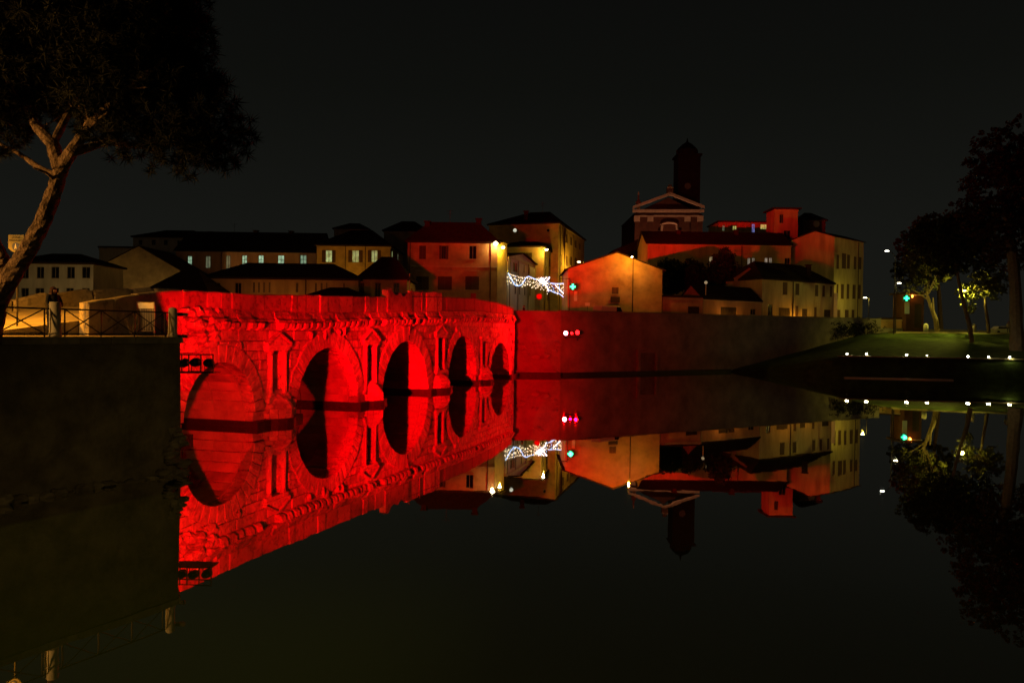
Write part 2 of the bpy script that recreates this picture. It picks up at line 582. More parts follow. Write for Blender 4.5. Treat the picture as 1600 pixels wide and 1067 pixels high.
# ------------------------------------------------------------------ far river wall
rw = thing('river_wall', 'long rendered river wall running from the bridge end along the far street', 'wall', (30, 113, 0))
mb = MB()
wn = (WC - WB).normalized()
mb.prism([(WA.x - 1.0, WA.y, -1.5), (WB.x, WB.y, -1.5), (WB.x, WB.y + 1.0, -1.5), (WA.x - 1.0, WA.y + 1.0, -1.5)], (0, 0, 9.75))
N_ = 14
top = []
for i in range(N_):
    a = WB.lerp(WC, i / N_)
    b = WB.lerp(WC, (i + 1) / N_)
    za, zb = 8.22 + .5 * i / N_, 8.22 + .5 * (i + 1) / N_
    mb.add([(a.x, a.y, -1.5), (b.x, b.y, -1.5), (b.x, b.y, zb), (a.x, a.y, za), (a.x - .3, a.y + .5, za), (b.x - .3, b.y + .5, zb)], [(0, 1, 2, 3), (3, 2, 5, 4)])
part('wall_face', mb, M['riverwall'], rw)
mb = MB()
mb.box(-0.6, 5.7, 95.75, 96.25, .48, .62)
part('ledge', mb, M['riverwall'], rw)
mb = MB().box(-0.8, 6.2, 95.7, 96.24, -1, .47)
mb.obox((WB.x + .05, WB.y - .02, -1), (WC - WB) * 0.44, (0.35, -0.5, 0), (0, 0, 1.40))
part('footing', mb, M['wet'], rw)
mb = MB()
cp_ = px(990, 570, 101.9)
wnn = Vector((-wn.y, wn.x, 0))
cv = WB + wn * 13.0 - wnn * 0.35
mb.obox(cv, wn * .5, wnn * .33, (0, 0, 2.9)).obox(cv + wn * 3.3, wn * .5, wnn * .33, (0, 0, 2.9)).obox(cv + Vector((0, 0, 2.9)), wn * 3.8, wnn * .33, (0, 0, .5))
part('culvert_surround', mb, M['riverwall'], rw)
part('culvert_door', MB().obox(cv + wn * .5 + wnn * .2, wn * 2.8, wnn * .1, (0, 0, 2.9)), M['slabdark'], rw)
for i in range(22):
    a = WB.lerp(WC, i / 22)
    z = 8.25 + .5 * i / 22
    b = wn * ((WC - WB).length / 22 - .02)
    part('coping_stone', MB().obox(Vector((a.x, a.y, z)) - wnn * .06, b + Vector((0, 0, .0227)), wnn * .62, (0, 0, .13)), M['coping'], rw)
for (x, y, s) in [(842, 505, .35), (847, 502, .3), (833, 505, .22), (836, 535, .3), (815, 543, .45), (820, 551, .3), (868, 533, .25), (872, 540, .3), (866, 548, .25), (850, 556, .5), (838, 559, .45)]:
    P = px(x, y, 96.4 if x < 870 else 97.0)
    part('stone', MB().ell(P, s * 1.5, .12, s * .7, 8, 5, .25), M['riverwall'], rw)

# ------------------------------------------------------------------ the Roman bridge
bridge = bpy.data.objects.new('stone_bridge', None)
scene.collection.objects.link(bridge)
bridge.location = _A
bridge.rotation_euler = (0, 0, BANG)
ORG['stone_bridge'] = None
tag(bridge, 'ancient five-arched stone bridge floodlit in red over the still river', 'bridge')
WID = 8.5
ARCH = [(2.15, 0.85, 2.85, 0.95), (13.3, 0.24, 4.05, 1.05), (26.0, -0.13, 4.75, 1.2), (40.0, 0.83, 4.20, 1.0), (53.0, 0.24, 3.95, 0.95)]
U0, U1 = -13.0, 59.4


def poly(pts):
    xs = [p[0] for p in pts]
    zs = [p[1] for p in pts]
    return lambda u: float(np.interp(u, xs, zs))


par_base = poly([(-13, 4.9), (-6, 5.2), (-2.2, 6.2), (0, 6.48), (10.6, 6.5), (19.5, 6.8), (26.6, 7.06), (43.2, 7.62), (58, 7.6), (60, 7.5)])
par_top = poly([(-13, 6.2), (-6.3, 6.47), (-4.6, 6.77), (-2.7, 7.09), (-.8, 7.26), (5.2, 7.38), (9.8, 7.58), (17.4, 7.88), (21.9, 8.05), (34.1, 8.64), (43.2, 8.95), (52.5, 8.86), (59.5, 8.43)])
mod_top = poly([(-3, 5.8), (2, 5.8), (9.8, 5.85), (15.6, 6.07), (21.7, 6.28), (29.4, 6.48), (43.3, 6.95), (52.6, 7.02), (60, 6.9)])
MODH = 0.43


def half(a, z, r):
    uc, s, rr_, t = a
    if z <= s:
        return rr_
    if z - s >= r:
        return 0.0
    return math.sqrt(r * r - (z - s) ** 2)


# core: spandrel wall behind the facing blocks, vaults and back face
mb = MB()
YF = 0.45
us = [U0]
for (uc, s, rr_, t) in ARCH:
    r = rr_ + .03
    us += [uc - r + (1e-4 if k < 0 else 0) for k in (-1,)]
    us += [uc - r * math.cos(math.pi * k / 28) for k in range(0, 29)]
us += [U1]


def under(u):
    for (uc, s, rr_, t) in ARCH:
        r = rr_ + .03
        if abs(u - uc) <= r + 1e-6:
            return s + math.sqrt(max(0, r * r - (u - uc) ** 2))
    return -1.2


prev = None
cols = [(U0, -1.2)]
for (uc, s, rr_, t) in ARCH:
    r = rr_ + .03
    cols.append((uc - r, -1.2))
    for k in range(29):
        th = math.pi * k / 28
        cols.append((uc - r * math.cos(th), s + r * math.sin(th)))
    cols.append((uc + r, -1.2))
cols.append((U1, -1.2))
for (ua, za), (ub, zb) in zip(cols[:-1], cols[1:]):
    ta, tb = par_base(ua), par_base(ub)
    for yy, fl in ((YF, 0), (WID, 1)):
        if abs(ub - ua) > 1e-5:
            q = [(ua, yy, za), (ub, yy, zb), (ub, yy, tb), (ua, yy, ta)]
            mb.add(q, [(0, 1, 2, 3)] if fl == 0 else [(3, 2, 1, 0)])
    mb.add([(ua, YF, za), (ua, WID, za), (ub, WID, zb), (ub, YF, zb)], [(0, 1, 2, 3)])
    if abs(ub - ua) > 1e-5:
        mb.add([(ua, YF, ta), (ub, YF, tb), (ub, WID, tb), (ua, WID, ta)], [(0, 1, 2, 3)])
mb.add([(U0, YF, -1.2), (U0, YF, par_base(U0)), (U0, WID, par_base(U0)), (U0, WID, -1.2)], [(0, 1, 2, 3)])
mb.add([(U1, YF, -1.2), (U1, WID, -1.2), (U1, WID, par_base(U1)), (U1, YF, par_base(U1))], [(0, 1, 2, 3)])
part('core', mb, M['vault'], bridge)


def facing(name, polyuz, y0, y1, m, bev=.03, jit=.012, parent=None):
    """a block whose outline lies in the bridge face: outline points (u, z), back y1, front y0 (y0 < y1)"""
    n = len(polyuz)
    cx = sum(p[0] for p in polyuz) / n
    cz = sum(p[1] for p in polyuz) / n
    vs, fs = [], []
    for u, z in polyuz:
        vs.append((u, y1, z))
    for u, z in polyuz:
        vs.append((u, y0 + bev, z))
    for u, z in polyuz:
        L_ = max(.05, math.hypot(u - cx, z - cz))
        k = max(.5, 1 - bev * 1.3 / L_)
        vs.append((cx + (u - cx) * k, y0 + R.uniform(-jit, jit), cz + (z - cz) * k))
    for r_ in (0, 1):
        for i in range(n):
            j = (i + 1) % n
            fs.append((r_ * n + i, r_ * n + j, (r_ + 1) * n + j, (r_ + 1) * n + i))
    fs.append(tuple(range(2 * n, 3 * n)))
    return part(name, MB().add(vs, fs), m, parent or bridge)


NICHE = [(7.25, 1.02, 1.75, 3.95, 5.20), (19.3, 1.10, 1.35, 4.15, 5.50), (33.6, 1.18, 2.15, 4.65, 6.02), (46.6, 1.10, 1.75, 4.45, 0)]

# ashlar facing, course by course between the arch rings
z = 0.30
row = 0
while z < 7.0:
    hh = 0.56 + R.uniform(-.05, .06)
    z1 = z + hh
    bounds = [None] + ARCH + [None]
    for i in range(len(bounds) - 1):
        a, b = bounds[i], bounds[i + 1]

        def lo(zz):
            return -2.3 if a is None else a[0] + half(a, zz, a[2] + a[3] * .55)

        def hi(zz):
            return U1 if b is None else b[0] - half(b, zz, b[2] + b[3] * .55)
        cut0, cut1 = max(lo(z), lo(z1)), min(hi(z), hi(z1))
        l0, l1, h0, h1 = lo(z), lo(z1), hi(z), hi(z1)
        if h1 - l1 < .25:
            continue
        js = []
        u = l1 + R.uniform(.6, 1.5)
        while u < h1 - .5:
            js.append(u)
            u += R.uniform(.9, 1.7)
        edges_t = [l1] + js + [h1]
        edges_b = [l0] + js + [h0]
        for k in range(len(edges_t) - 1):
            tl, tr, bl, br = edges_t[k], edges_t[k + 1], edges_b[k], edges_b[k + 1]
            bl, br = max(bl, l0), min(br, h0)
            zt_l, zt_r = min(z1, mod_top(tl) - .02), min(z1, mod_top(tr) - .02)
            if min(zt_l, zt_r) - z < .12:
                continue
            um = (tl + tr) / 2
            skip = False
            for (nu, nw, nz0, nz1, ap) in NICHE:
                if nz0 - .1 < (z + z1) / 2 < nz1 + .05 and tl < nu + nw * .55 and tr > nu - nw * .55:
                    skip = True
                    # keep the stub beside the niche
                    for (sl, sr) in ((tl, min(tr, nu - nw * .55)), (max(tl, nu + nw * .55), tr)):
                        if sr - sl > .2:
                            facing('stone_block', [(sl, z + .008), (sr, z + .008), (sr, zt_r - .008), (sl, zt_l - .008)], R.uniform(-.02, .02), YF + .05, M['stone'])
                    break
            if skip:
                continue
            pts = []
            if br - bl < .12:
                pts = [((bl + br) / 2, z), (tr, zt_r), (tl, zt_l)]
            else:
                pts = [(bl + .016, z + .014), (br - .016, z + .014), (tr - .016, zt_r - .014), (tl + .016, zt_l - .014)]
            facing('stone_block', pts, R.uniform(-.03, .03), YF + .05, M['stone'] if R.random() < .6 else M['stone_streak'], jit=.02)
    z = z1
    row += 1

# voussoirs
for ai, (uc, s, rr_, t) in enumerate(ARCH):
    n = int(math.pi * rr_ / .52) | 1
    variants = []
    da = math.pi / n
    for vi in range(3):
        g = .016
        a0, a1 = -da / 2 + g / rr_, da / 2 - g / rr_
        t2 = t + (.0, .03, -.02)[vi]
        P = []
        for y_, bev in ((.62, 0), (-.06, 0), (-.10, .03)):
            for rad, an in ((rr_ + bev, a0 + bev / rr_), (rr_ + bev, a1 - bev / rr_), (rr_ + t2 - bev, a1 - bev / rr_), (rr_ + t2 - bev, a0 + bev / rr_)):
                P.append((rad * math.sin(an), y_ + (R.uniform(-.02, .02) if bev else 0), rad * math.cos(an)))
        F = [(0, 3, 2, 1)]
        for k in (0, 4):
            F += [(k, k + 1, k + 5, k + 4), (k + 1, k + 2, k + 6, k + 5), (k + 2, k + 3, k + 7, k + 6), (k + 3, k, k + 4, k + 7)]
        F.append((8, 9, 10, 11))
        me = MB().add(P, F).mesh('voussoir')
        me.materials.append(M['stone_streak'] if vi else M['stone'])
        variants.append(me)
    for k in range(n):
        th = -math.pi / 2 + da * (k + .5)
        inst('voussoir', variants[R.randrange(3)], bridge, (uc, R.uniform(-.025, .02), s), (0, th, 0))

# barrel-vault stones on the haunches that face the viewer
for ai, (uc, s, rr_, t) in enumerate(ARCH):
    n = int(math.pi * rr_ / .62) | 1
    da = math.pi / n
    vm = []
    for vi in range(3):
        gg = .018 / rr_
        a0, a1 = -da / 2 + gg, da / 2 - gg
        r0_ = rr_ + (-.045, -.02, -.06)[vi]
        P = []
        for y_, ins_ in ((.0, .0), (1.90, .0)):
            for rad, an in ((r0_, a0), (r0_, a1), (rr_ + .12, a1), (rr_ + .12, a0)):
                P.append((rad * math.sin(an), y_, rad * math.cos(an)))
        me = MB().add(P, [(0, 1, 2, 3), (7, 6, 5, 4), (0, 4, 5, 1), (1, 5, 6, 2), (2, 6, 7, 3), (3, 7, 4, 0)]).mesh('vault_stone')
        me.materials.append(M['vault'])
        vm.append(me)
    for k in range(n // 2, n):
        th = -math.pi / 2 + da * (k + .5)
        off = .62 if k % 2 else .05
        for m_ in range(4):
            inst('vault_stone', vm[R.randrange(3)], bridge, (uc, .64 + (m_ * 1.93 if k % 2 else m_ * 1.93 + .0), s), (0, th, 0), (1, .985 if m_ < 3 else .95, 1))
# corbels (modillions) under the cornice
cv_me = []
for vi in range(4):
    j = lambda: R.uniform(-.03, .03)
    prof = [(.40, -MODH), (-.26 + j(), -MODH), (-.38 + j(), -MODH * .86), (-.46 + j(), -MODH * .62), (-.48 + j(), -MODH * .3), (-.47 + j(), -.01), (.40, -.01)]
    mb = MB().prism([(-.20 + j(), y, zz) for y, zz in prof], (.40 + j(), 0, 0))
    me = mb.mesh('corbel')
    me.materials.append(M['stone'])
    cv_me.append(me)
u = 2.1
while u < 58.2:
    miss = R.random()
    skip = (5.9 < u < 6.6) or (13.0 < u < 13.5) or miss < .06
    if not skip:
        sc = 1.0 if miss > .16 else R.uniform(.55, .8)
        inst('corbel', cv_me[R.randrange(4)], bridge, (u, 0, mod_top(u)), (R.uniform(-.05, .05), 0, R.uniform(-.05, .05)), (1, sc, 1))
    u += .77
# cornice stones
u = -1.0
while u < 58.8:
    ln = R.uniform(.8, 1.7)
    ue = min(u + ln, 59.2)
    m0, m1 = mod_top(u), mod_top(ue)
    b0, b1 = par_base(u), par_base(ue)
    pr = R.uniform(.30, .42) if R.random() > .25 else R.uniform(.08, .25)
    prof = [(.42, 0.0), (-pr, .0), (-pr - .05, .22), (-pr * .65, .36), (-pr * .5, .62), (-.06, 1.0), (.42, 1.0)]
    vs = []
    nn = len(prof)
    for (uu, mm, bb_) in ((u + .012, m0, b0), (ue - .012, m1, b1)):
        hh = bb_ - mm
        for y, f in prof:
            vs.append((uu + R.uniform(-.03, .03) * (f > .1), y + R.uniform(-.05, .05) * (y < 0), mm + f * hh - .004 + R.uniform(-.03, .03) * (0 < f < 1)))
    fs = [tuple(range(nn - 1, -1, -1)), tuple(range(nn, 2 * nn))] + [(i, (i + 1) % nn, (i + 1) % nn + nn, i + nn) for i in range(nn)]
    part('cornice_stone', MB().add(vs, fs), M['cornice'], bridge)
    u = ue
# parapet slabs on the river side
cuts = [-6.5, -5.1, -3.7, -2.2, -.85, .9, 2.0, 2.9, 5.9, 7.6, 8.7, 9.3, 10.4, 12.0, 13.0, 14.7, 16.6, 18.4, 19.2, 20.4, 21.95]
for a, b in zip(cuts[:-1], cuts[1:]):
    low = 4.6 if a < -1 else None
    za = low if low else par_base(a) + .004
    zb = low if low else par_base(b) + .004
    facing('parapet_slab', [(a + .012, za), (b - .012, zb), (b - .012, par_top(b) + R.uniform(-.03, .03)), ((a + b) / 2, par_top((a + b) / 2) + R.uniform(-.02, .04)), (a + .012, par_top(a) + R.uniform(-.03, .03))],
           -.06 + R.uniform(-.05, .05), .34, M['slab'], bev=.05, jit=.02)
tp = []
for k in range(10):
    uu = 26.45 - k * (26.45 - 22.0) / 9
    tp.append((uu, 8.40 + .12 * math.sin(k * 1.9) + R.uniform(-.1, .1) + (.35 if k in (8, 9) else 0) + (.25 if k == 0 else 0)))
facing('parapet_slab', [(22.0, par_base(22) + .004), (26.45, par_base(26.45) + .004)] + tp, -.16, .34, M['slab'], bev=.06)
for a, b in ((26.6, 28.9), (29.15, 29.9), (30.15, 31.9), (32.0, 32.7), (32.85, 34.0)):
    facing('parapet_slab', [(a, par_base(a) + .004), (b, par_base(b) + .004), (b, 8.76 + (b - 26.7) * .047 + R.uniform(-.15, .05)), (a, 8.76 + (a - 26.7) * .047 + R.uniform(-.12, .05))], -.02 + R.uniform(-.08, .06), .34, M['slab'], bev=.05)
cuts = [34.15, 35.6, 38.2, 40.9, 44, 46.6, 49.5, 51.8, 54.2, 56.6, 59.3]
for a, b in zip(cuts[:-1], cuts[1:]):
    facing('parapet_slab', [(a + .012, par_base(a) + .004), (b - .012, par_base(b) + .004), (b - .012, par_top(b)), ((a + b) / 2, par_top((a + b) / 2) + .03), (a + .012, par_top(a))], .14 + R.uniform(-.03, .03), .48, M['slabdark'], bev=.06)
# broken stones where the cornice meets the quay
for k in range(26):
    u = R.uniform(-1.2, 1.9)
    zz = R.uniform(4.6, 6.3)
    part('stone', MB().ell((u, R.uniform(-.18, .05), zz), R.uniform(.18, .42), R.uniform(.2, .34), R.uniform(.14, .3), 7, 5, .28), M['stone'], bridge)
for (uu, yy, zz, a, b, c) in [(-.1, -.28, 5.62, .75, .42, .34), (.2, -.2, 5.15, .6, .4, .2), (3.6, -.05, 4.5, .28, .2, .26), (1.2, -.12, 5.4, .35, .3, .3)]:
    part('stone', MB().ell((uu, yy, zz), a, b, c, 8, 5, .2), M['cornice'], bridge)
# eroded chunks over the second arch
for (uu, zz) in [(13.0, 5.35), (12.6, 5.1), (14.5, 5.3), (10.9, 5.1), (15.2, 5.45), (37.9, 5.6), (38.7, 5.2), (48.2, 5.9), (48.9, 5.3), (56.8, 5.8), (57.6, 5.2), (58.2, 4.3), (57.9, 3.5)]:
    part('stone', MB().ell((uu, -.05, zz), R.uniform(.14, .3), .2, R.uniform(.2, .42), 7, 5, .25), M['stone_streak'], bridge)
# upstream parapet, its inner face seen above the quay
far_pts = [uy(10, 470, 8.1), uy(60, 462, 8.1), uy(135, 454, 8.1), uy(245, 451, 8.1)]
ft = poly([(-30, far_pts[0][1] - .5)] + far_pts + [(22, 8.0), (34, 8.5), (59.5, 8.4)])
u = -16.0
while u < 59:
    ue = u + R.uniform(1.8, 3.0)
    facing('parapet_slab', [(u + .02, min(4.6, ft(u) - 1)), (ue - .02, min(4.6, ft(ue) - 1)), (ue - .02, ft(ue) + R.uniform(-.08, 0)), (ue - .35, ft(ue) + .05), (u + .35, ft(u) + .05), (u + .02, ft(u) + R.uniform(-.1, 0))], 8.08 + R.uniform(-.04, .04), 8.45, M['slab'], bev=.09)
    u = ue
# niches with columns and pediments on the piers
for i, (nu, nw, nz0, nz1, ap) in enumerate(NICHE):
    ni = part('niche', MB().box(nu - nw * .6, nu + nw * .6, .30, .44, nz0 - .1, nz1 + .05), M['stone'], bridge)
    for sgn in (-1, 1):
        cxx = nu + sgn * nw * .72
        h = (nz1 - nz0)
        if i == 3 and sgn == 1:
            h *= .9
        nseg = 5
        pts = [(cxx, -.05, nz0 + h * k / nseg) for k in range(nseg + 1)]
        part('column', MB().tube(pts, [.185, .18, .175, .17, .165, .16], 10).box(cxx - .23, cxx + .23, -.27, .05, nz0 - .22, nz0 - .002), M['stone_streak'], ni, smooth=False)
        part('capital', MB().tube([(cxx, -.05, nz0 + h + .002), (cxx, -.05, nz0 + h + .14), (cxx, -.05, nz0 + h + .26)], [.165, .20, .26], 8), M['cornice'], ni)
    zc = nz1 + .265
    part('entablature', MB().box(nu - nw * 1.12, nu + nw * 1.12, -.20, .1, zc, zc + .22).box(nu - nw * 1.2, nu + nw * 1.2, -.27, .1, zc + .222, zc + .34), M['stone'], ni)
    part('sill', MB().box(nu - nw * 1.1, nu + nw * 1.1, -.30, .1, nz0 - .52, nz0 - .222), M['stone'], ni)
    if ap:
        zb = zc + .342
        wv = nw * 1.22
        part('tympanum', MB().prism([(nu - wv * .8, -.14, zb), (nu + wv * .8, -.14, zb), (nu, -.14, ap - .08)], (0, .2, 0)), M['stone'], ni)
        for sgn in (-1, 1):
            part('raking_cornice', MB().prism([(nu + sgn * wv, -.28, zb + .01), (nu + sgn * wv, -.28, zb + .12), (nu + sgn * .012, -.28, ap + .08), (nu + sgn * .012, -.28, ap - .06)], (0, .36, 0)), M['stone'], ni)
# piers: plinths at the waterline and rounded cutwaters
for k, (ua, ub) in enumerate([(-8, -0.70), (5.0, 9.25), (17.35, 21.25), (30.75, 35.8), (44.2, 49.05), (56.95, 59.5)]):
    part('plinth', MB().box(ua - .22, ub + .22, -.45, WID + .2, -1.1, .33), M['wet'], bridge)
    if k in (1, 2, 3, 4):
        uc = (ua + ub) / 2 + .1
        hw = (ub - ua) / 2 - .95
        base = [(-1, .1), (-.94, -.30), (-.66, -.68), (-.34, -.95), (0, -1.08), (.34, -.95), (.66, -.68), (.94, -.30), (1, .1)]
        mb = MB()
        ring = lambda f, z_, yo=1: [(uc + hw * a * f, b * (f if yo else 1), z_) for a, b in base]
        n = len(base)
        vs = ring(.94, .30) + ring(.93, .9)
        mb.add(vs, [(i, i + 1, n + i + 1, n + i) for i in range(n - 1)])
        cw = part('cutwater', mb, M['slabdark'], bridge)
        for zc0, zc1 in ((.345, .62), (.632, .895)):
            for i in range(n - 1):
                f0 = 1.0 + R.uniform(-.02, .03)
                (a0, b0_), (a1, b1_) = base[i], base[i + 1]
                q0_, q1_ = (uc + hw * (a0 * .97 + a1 * .03) * f0, (b0_ * .97 + b1_ * .03) * f0), (uc + hw * (a0 * .03 + a1 * .97) * f0, (b0_ * .03 + b1_ * .97) * f0)
                r0_, r1_ = (uc + hw * a0 * .8, b0_ * .8), (uc + hw * a1 * .8, b1_ * .8)
                part('stone_block', MB().prism([(*q0_, zc0), (*q1_, zc0), (*r1_, zc0), (*r0_, zc0)], (0, 0, zc1 - zc0)), M['stone'], cw)
        mb = MB()
        vs = ring(1.0, .902) + ring(.9, 1.1) + ring(.62, 1.45) + [(uc + hw * a * .34, .05 if b > -1 else -.12, 1.72) for a, b in base]
        mb.add(vs, [(r_ * n + i, r_ * n + i + 1, (r_ + 1) * n + i + 1, (r_ + 1) * n + i) for r_ in range(3) for i in range(n - 1)] + [tuple(range(3 * n, 4 * n))])
        part('cap', mb, M['stone'], cw)
        part('plinth', MB().add([(uc + hw * a * 1.12, b * 1.12, z_) for z_ in (-1.1, .335) for a, b in base], [(i, i + 1, n + i + 1, n + i) for i in range(n - 1)] + [tuple(range(n, 2 * n))]), M['wet'], cw)
part('iron_railing', MB().tube([(26.7, -.12, 8.3), (33.9, -.12, 8.6)], .03, 5).tube([(26.7, -.12, 7.0), (26.7, -.12, 9.0)], .03, 5).tube([(29.0, -.12, 7.2), (29.0, -.12, 8.9)], .045, 5).tube([(26.75, -.14, 6.8), (26.3, -.3, 6.0), (26.4, -.1, 5.2), (26.2, -.15, 4.7)], .05, 5), M['iron'], bridge)

# ------------------------------------------------------------------ left quay wall, coping, railing
qw = thing('quay_wall', 'dark stone quay wall in the foreground below the iron railing', 'wall', (QC.x - 4, QC.y - 6, 0))
mb = MB()
qn = Vector((qd.y, -qd.x, 0))
for i in range(24):
    for j in range(8):
        pass
gv = []
NI, NJ = 44, 12
for i in range(NI + 1):
    P = q0.lerp(QC, i / NI)
    for j in range(NJ + 1):
        zz = -1.0 + (WALK - .22 + 1.0) * j / NJ
        b = qn * ((1 - j / NJ) * .14 + R.uniform(-.05, .05) * (0 < j < NJ) * (i < NI))
        gv.append(tuple(P + b + Vector((0, 0, zz))))
mb.v = gv
mb.f = [(i * (NJ + 1) + j, (i + 1) * (NJ + 1) + j, (i + 1) * (NJ + 1) + j + 1, i * (NJ + 1) + j + 1) for i in range(NI) for j in range(NJ)]
k = len(mb.v)
b0 = qn * .14
mb.add([QC + b0 + Vector((0, 0, -1)), QB + Vector((0, 0, -1)), QB + Vector((0, 0, WALK - .22)), QC + Vector((0, 0, WALK - .22))], [(0, 1, 2, 3)])
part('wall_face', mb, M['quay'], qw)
t = 0.0
while t < 34:
    ln = R.uniform(.7, 1.15)
    P = QC - qd * (t + ln)
    part('coping_stone', MB().obox(P + qn * (.10 + R.uniform(-.03, .03)) + Vector((0, 0, WALK - .215)), qd * (ln - .015), -qn * .62, (0, 0, .235 + R.uniform(-.012, .012))), M['coping'], qw)
    t += ln
sd = (QB - QC).normalized()
t = 0.0
while t < 7:
    P = QC + sd * t
    part('coping_stone', MB().obox(P + Vector((.08, .06, WALK - .215)), sd * .98, Vector((-.55, -.3, 0)), (0, 0, .23)), M['coping'], qw)
    t += 1.0
for k in range(26):
    h = R.random()
    P = QC + qn * (.05 + .5 * (1 - h)) - qd * (R.uniform(-.25, 1.0) * (1 - h * .6) + .05) + Vector((0, 0, -.1 + h * 1.75))
    part('stone', MB().ell(P, R.uniform(.16, .34), R.uniform(.16, .3), R.uniform(.09, .17), 8, 5, .22), M['quay'], qw)
for k in range(16):
    P = QC + qn * .4 - qd * (1.0 + k * .42) + Vector((0, 0, R.uniform(-.12, .12)))
    part('stone', MB().ell(P, R.uniform(.2, .36), R.uniform(.16, .3), R.uniform(.1, .2), 8, 5, .22), M['quay'], qw)


def on_quay(x, back=.28):          # world XY on the quay edge line under photo column x
    P = onp(x, 500, QC - qn * back, qn)
    return Vector((P.x, P.y, 0))


def stone_post(x, label, r=.165, h=1.13, dome=True):
    B = on_quay(x)
    B.z = WALK + .02
    t_ = thing('stone_post', label, 'post', B, 'round stone posts of the quay railing')
    pts = [(0, 0, 0), (0, 0, .12), (0, 0, .14), (0, 0, h - .12)] + ([(0, 0, h - .06), (0, 0, h - .02), (0, 0, h)] if dome else [(0, 0, h - .02), (0, 0, h)])
    rad = [r * 1.12, r * 1.12, r, r * .98] + ([r * .9, r * .6, r * .1] if dome else [r * 1.0, r * .93])
    part('shaft', MB().tube([B + Vector(p) for p in pts], rad, 18), M['post'], t_, smooth=True)
    return B


def rail_panel(Pa, Pb, nx, label, stub=False):
    t_ = thing('iron_railing', label, 'railing', Pa, 'iron railing panels on the quay')
    Z = Vector((0, 0, 1))
    zt, zb_ = .92, .10
    part('top_rail', MB().tube([Pa + Z * zt, Pb + Z * zt], .03, 6), M['iron'], t_)
    part('bottom_rail', MB().tube([Pa + Z * zb_, Pb + Z * zb_], .02, 6), M['iron'], t_)
    for i in range(nx + 1):
        P = Pa.lerp(Pb, .03 + .94 * i / nx)
        part('upright', MB().tube([P, P + Z * zt], .026, 6), M['iron'], t_)
    for i in range(nx):
        A_, B_ = Pa.lerp(Pb, .03 + .94 * i / nx), Pa.lerp(Pb, .03 + .94 * (i + 1) / nx)
        part('brace', MB().tube([A_ + Z * zb_, B_ + Z * zt], .021, 5), M['iron'], t_)
        part('brace', MB().tube([B_ + Z * zb_, A_ + Z * zt], .021, 5), M['iron'], t_)
        part('boss', MB().ell(A_.lerp(B_, .5) + Z * (zb_ + zt) / 2, .035, .035, .035, 6, 4), M['iron'], t_)
    return t_


p1 = stone_post(86, 'round flat-topped stone post the person leans behind', r=.175, h=1.15, dome=False)
p2 = stone_post(270, 'round dome-topped stone post at the quay corner beside the red bridge')
p0 = p1 - qd * 4.9
rail_panel(p0, p1 - qd * .2, 3, 'iron railing panel with crossed bars in front of the pine trunk')
rail_panel(p1 + qd * .2, p2 - qd * .2, 3, 'iron railing panel with crossed bars between the two stone posts')
sdn = Vector((.86, .5, 0))
t_ = thing('rail_stub', 'pair of short iron rail ends jutting past the quay corner post', 'rail', p2 + qd * .16)
for zz in (.30, .86):
    part('rail_end', MB().obox(p2 + qd * .14 + Vector((.0, 0, zz - .06 - (.28 if zz < .5 else 0))), (.42, .05, 0), (-.02, .09, 0), (0, 0, .13)), M['iron'], t_)

# ------------------------------------------------------------------ floodlights
# (downstream trio at the quay corner, trio on the river wall, and the twin trio that lights the upstream face)
def flood(P, target, lens, label, group, power, r=.17, cone=112, blend=.6, col=RED, stand=.35, lit=True):
    P = Vector(P)
    dr = (Vector(target) - P).normalized()
    t_ = thing('floodlight', label, 'floodlight', P, group)
    part('housing', MB().tube([P - dr * .26, P - dr * .22, P - dr * .10, P + dr * .10], [r * .55, r * .8, r, r], 14), M['black'], t_)
    part('lens', MB().tube([P + dr * .102, P + dr * .112], [r * .93, r * .93], 14), lens, t_)
    side = dr.cross(Vector((0, 0, 1))).normalized()
    part('yoke', MB().tube([P + side * r * 1.1, P + side * r * 1.1 - Vector((0, 0, stand)), P - side * r * 1.1 - Vector((0, 0, stand)), P - side * r * 1.1], .018, 5), M['black'], t_)
    if lit:
        light('SPOT', 'flood_beam', P + dr * .3, power, col, t_, .12, P + dr * 10, cone, blend)
    return t_


fx = [px(288, 567, 29.5), px(306, 566, 29.55), px(327, 567, 29.6)]
tg = [(-10.5, 58.0, 9.0), (-6.0, 70.0, 6.0), (-4.4, 80.0, 3.6)]
nm = ['inmost', 'middle', 'outermost']
pw = [14500, 46000, 215000]
fc = [104, 42, 21]
for k in range(3):
    flood(fx[k], tg[k], M['lensred'], 'black round floodlight, %s of three on the bracket at the quay corner' % nm[k], 'floodlights at the quay corner', pw[k], cone=fc[k], blend=.85)
for k, (lb, ang) in enumerate([('first', 0), ('second', .8), ('third', 1.6)]):
    flood(bw(-7.5 + ang, 17.0 - ang * .4, 6.2), ((17.0, 118, 12.5), (48, 150, 13.5), (-9.5, 117, 19.6))[k], M['lensred'], 'upstream quay floodlight, %s of three counted from the walkway edge, aimed across the bridge' % lb, 'floodlights on the upstream quay', (290000, 2000000, 78000)[k], cone=(16, 22, 11)[k], blend=.6, stand=.5)
    fp = bw(-7.5 + ang, 17.0 - ang * .4, 0)
    solo('floodlight_stand', MB().tube([(fp.x, fp.y, WALK), (fp.x, fp.y, 5.7)], .05, 6).box(fp.x - .3, fp.x + .3, fp.y - .3, fp.y + .3, WALK, WALK + .06), M['black'], 'short steel stand under the %s upstream floodlight' % lb, 'stand', (fp.x, fp.y, WALK), 'stands of the upstream floodlights')
br = thing('floodlight_bracket', 'black steel bracket frame carrying three floodlights off the quay wall', 'bracket', px(300, 582, 29.4))
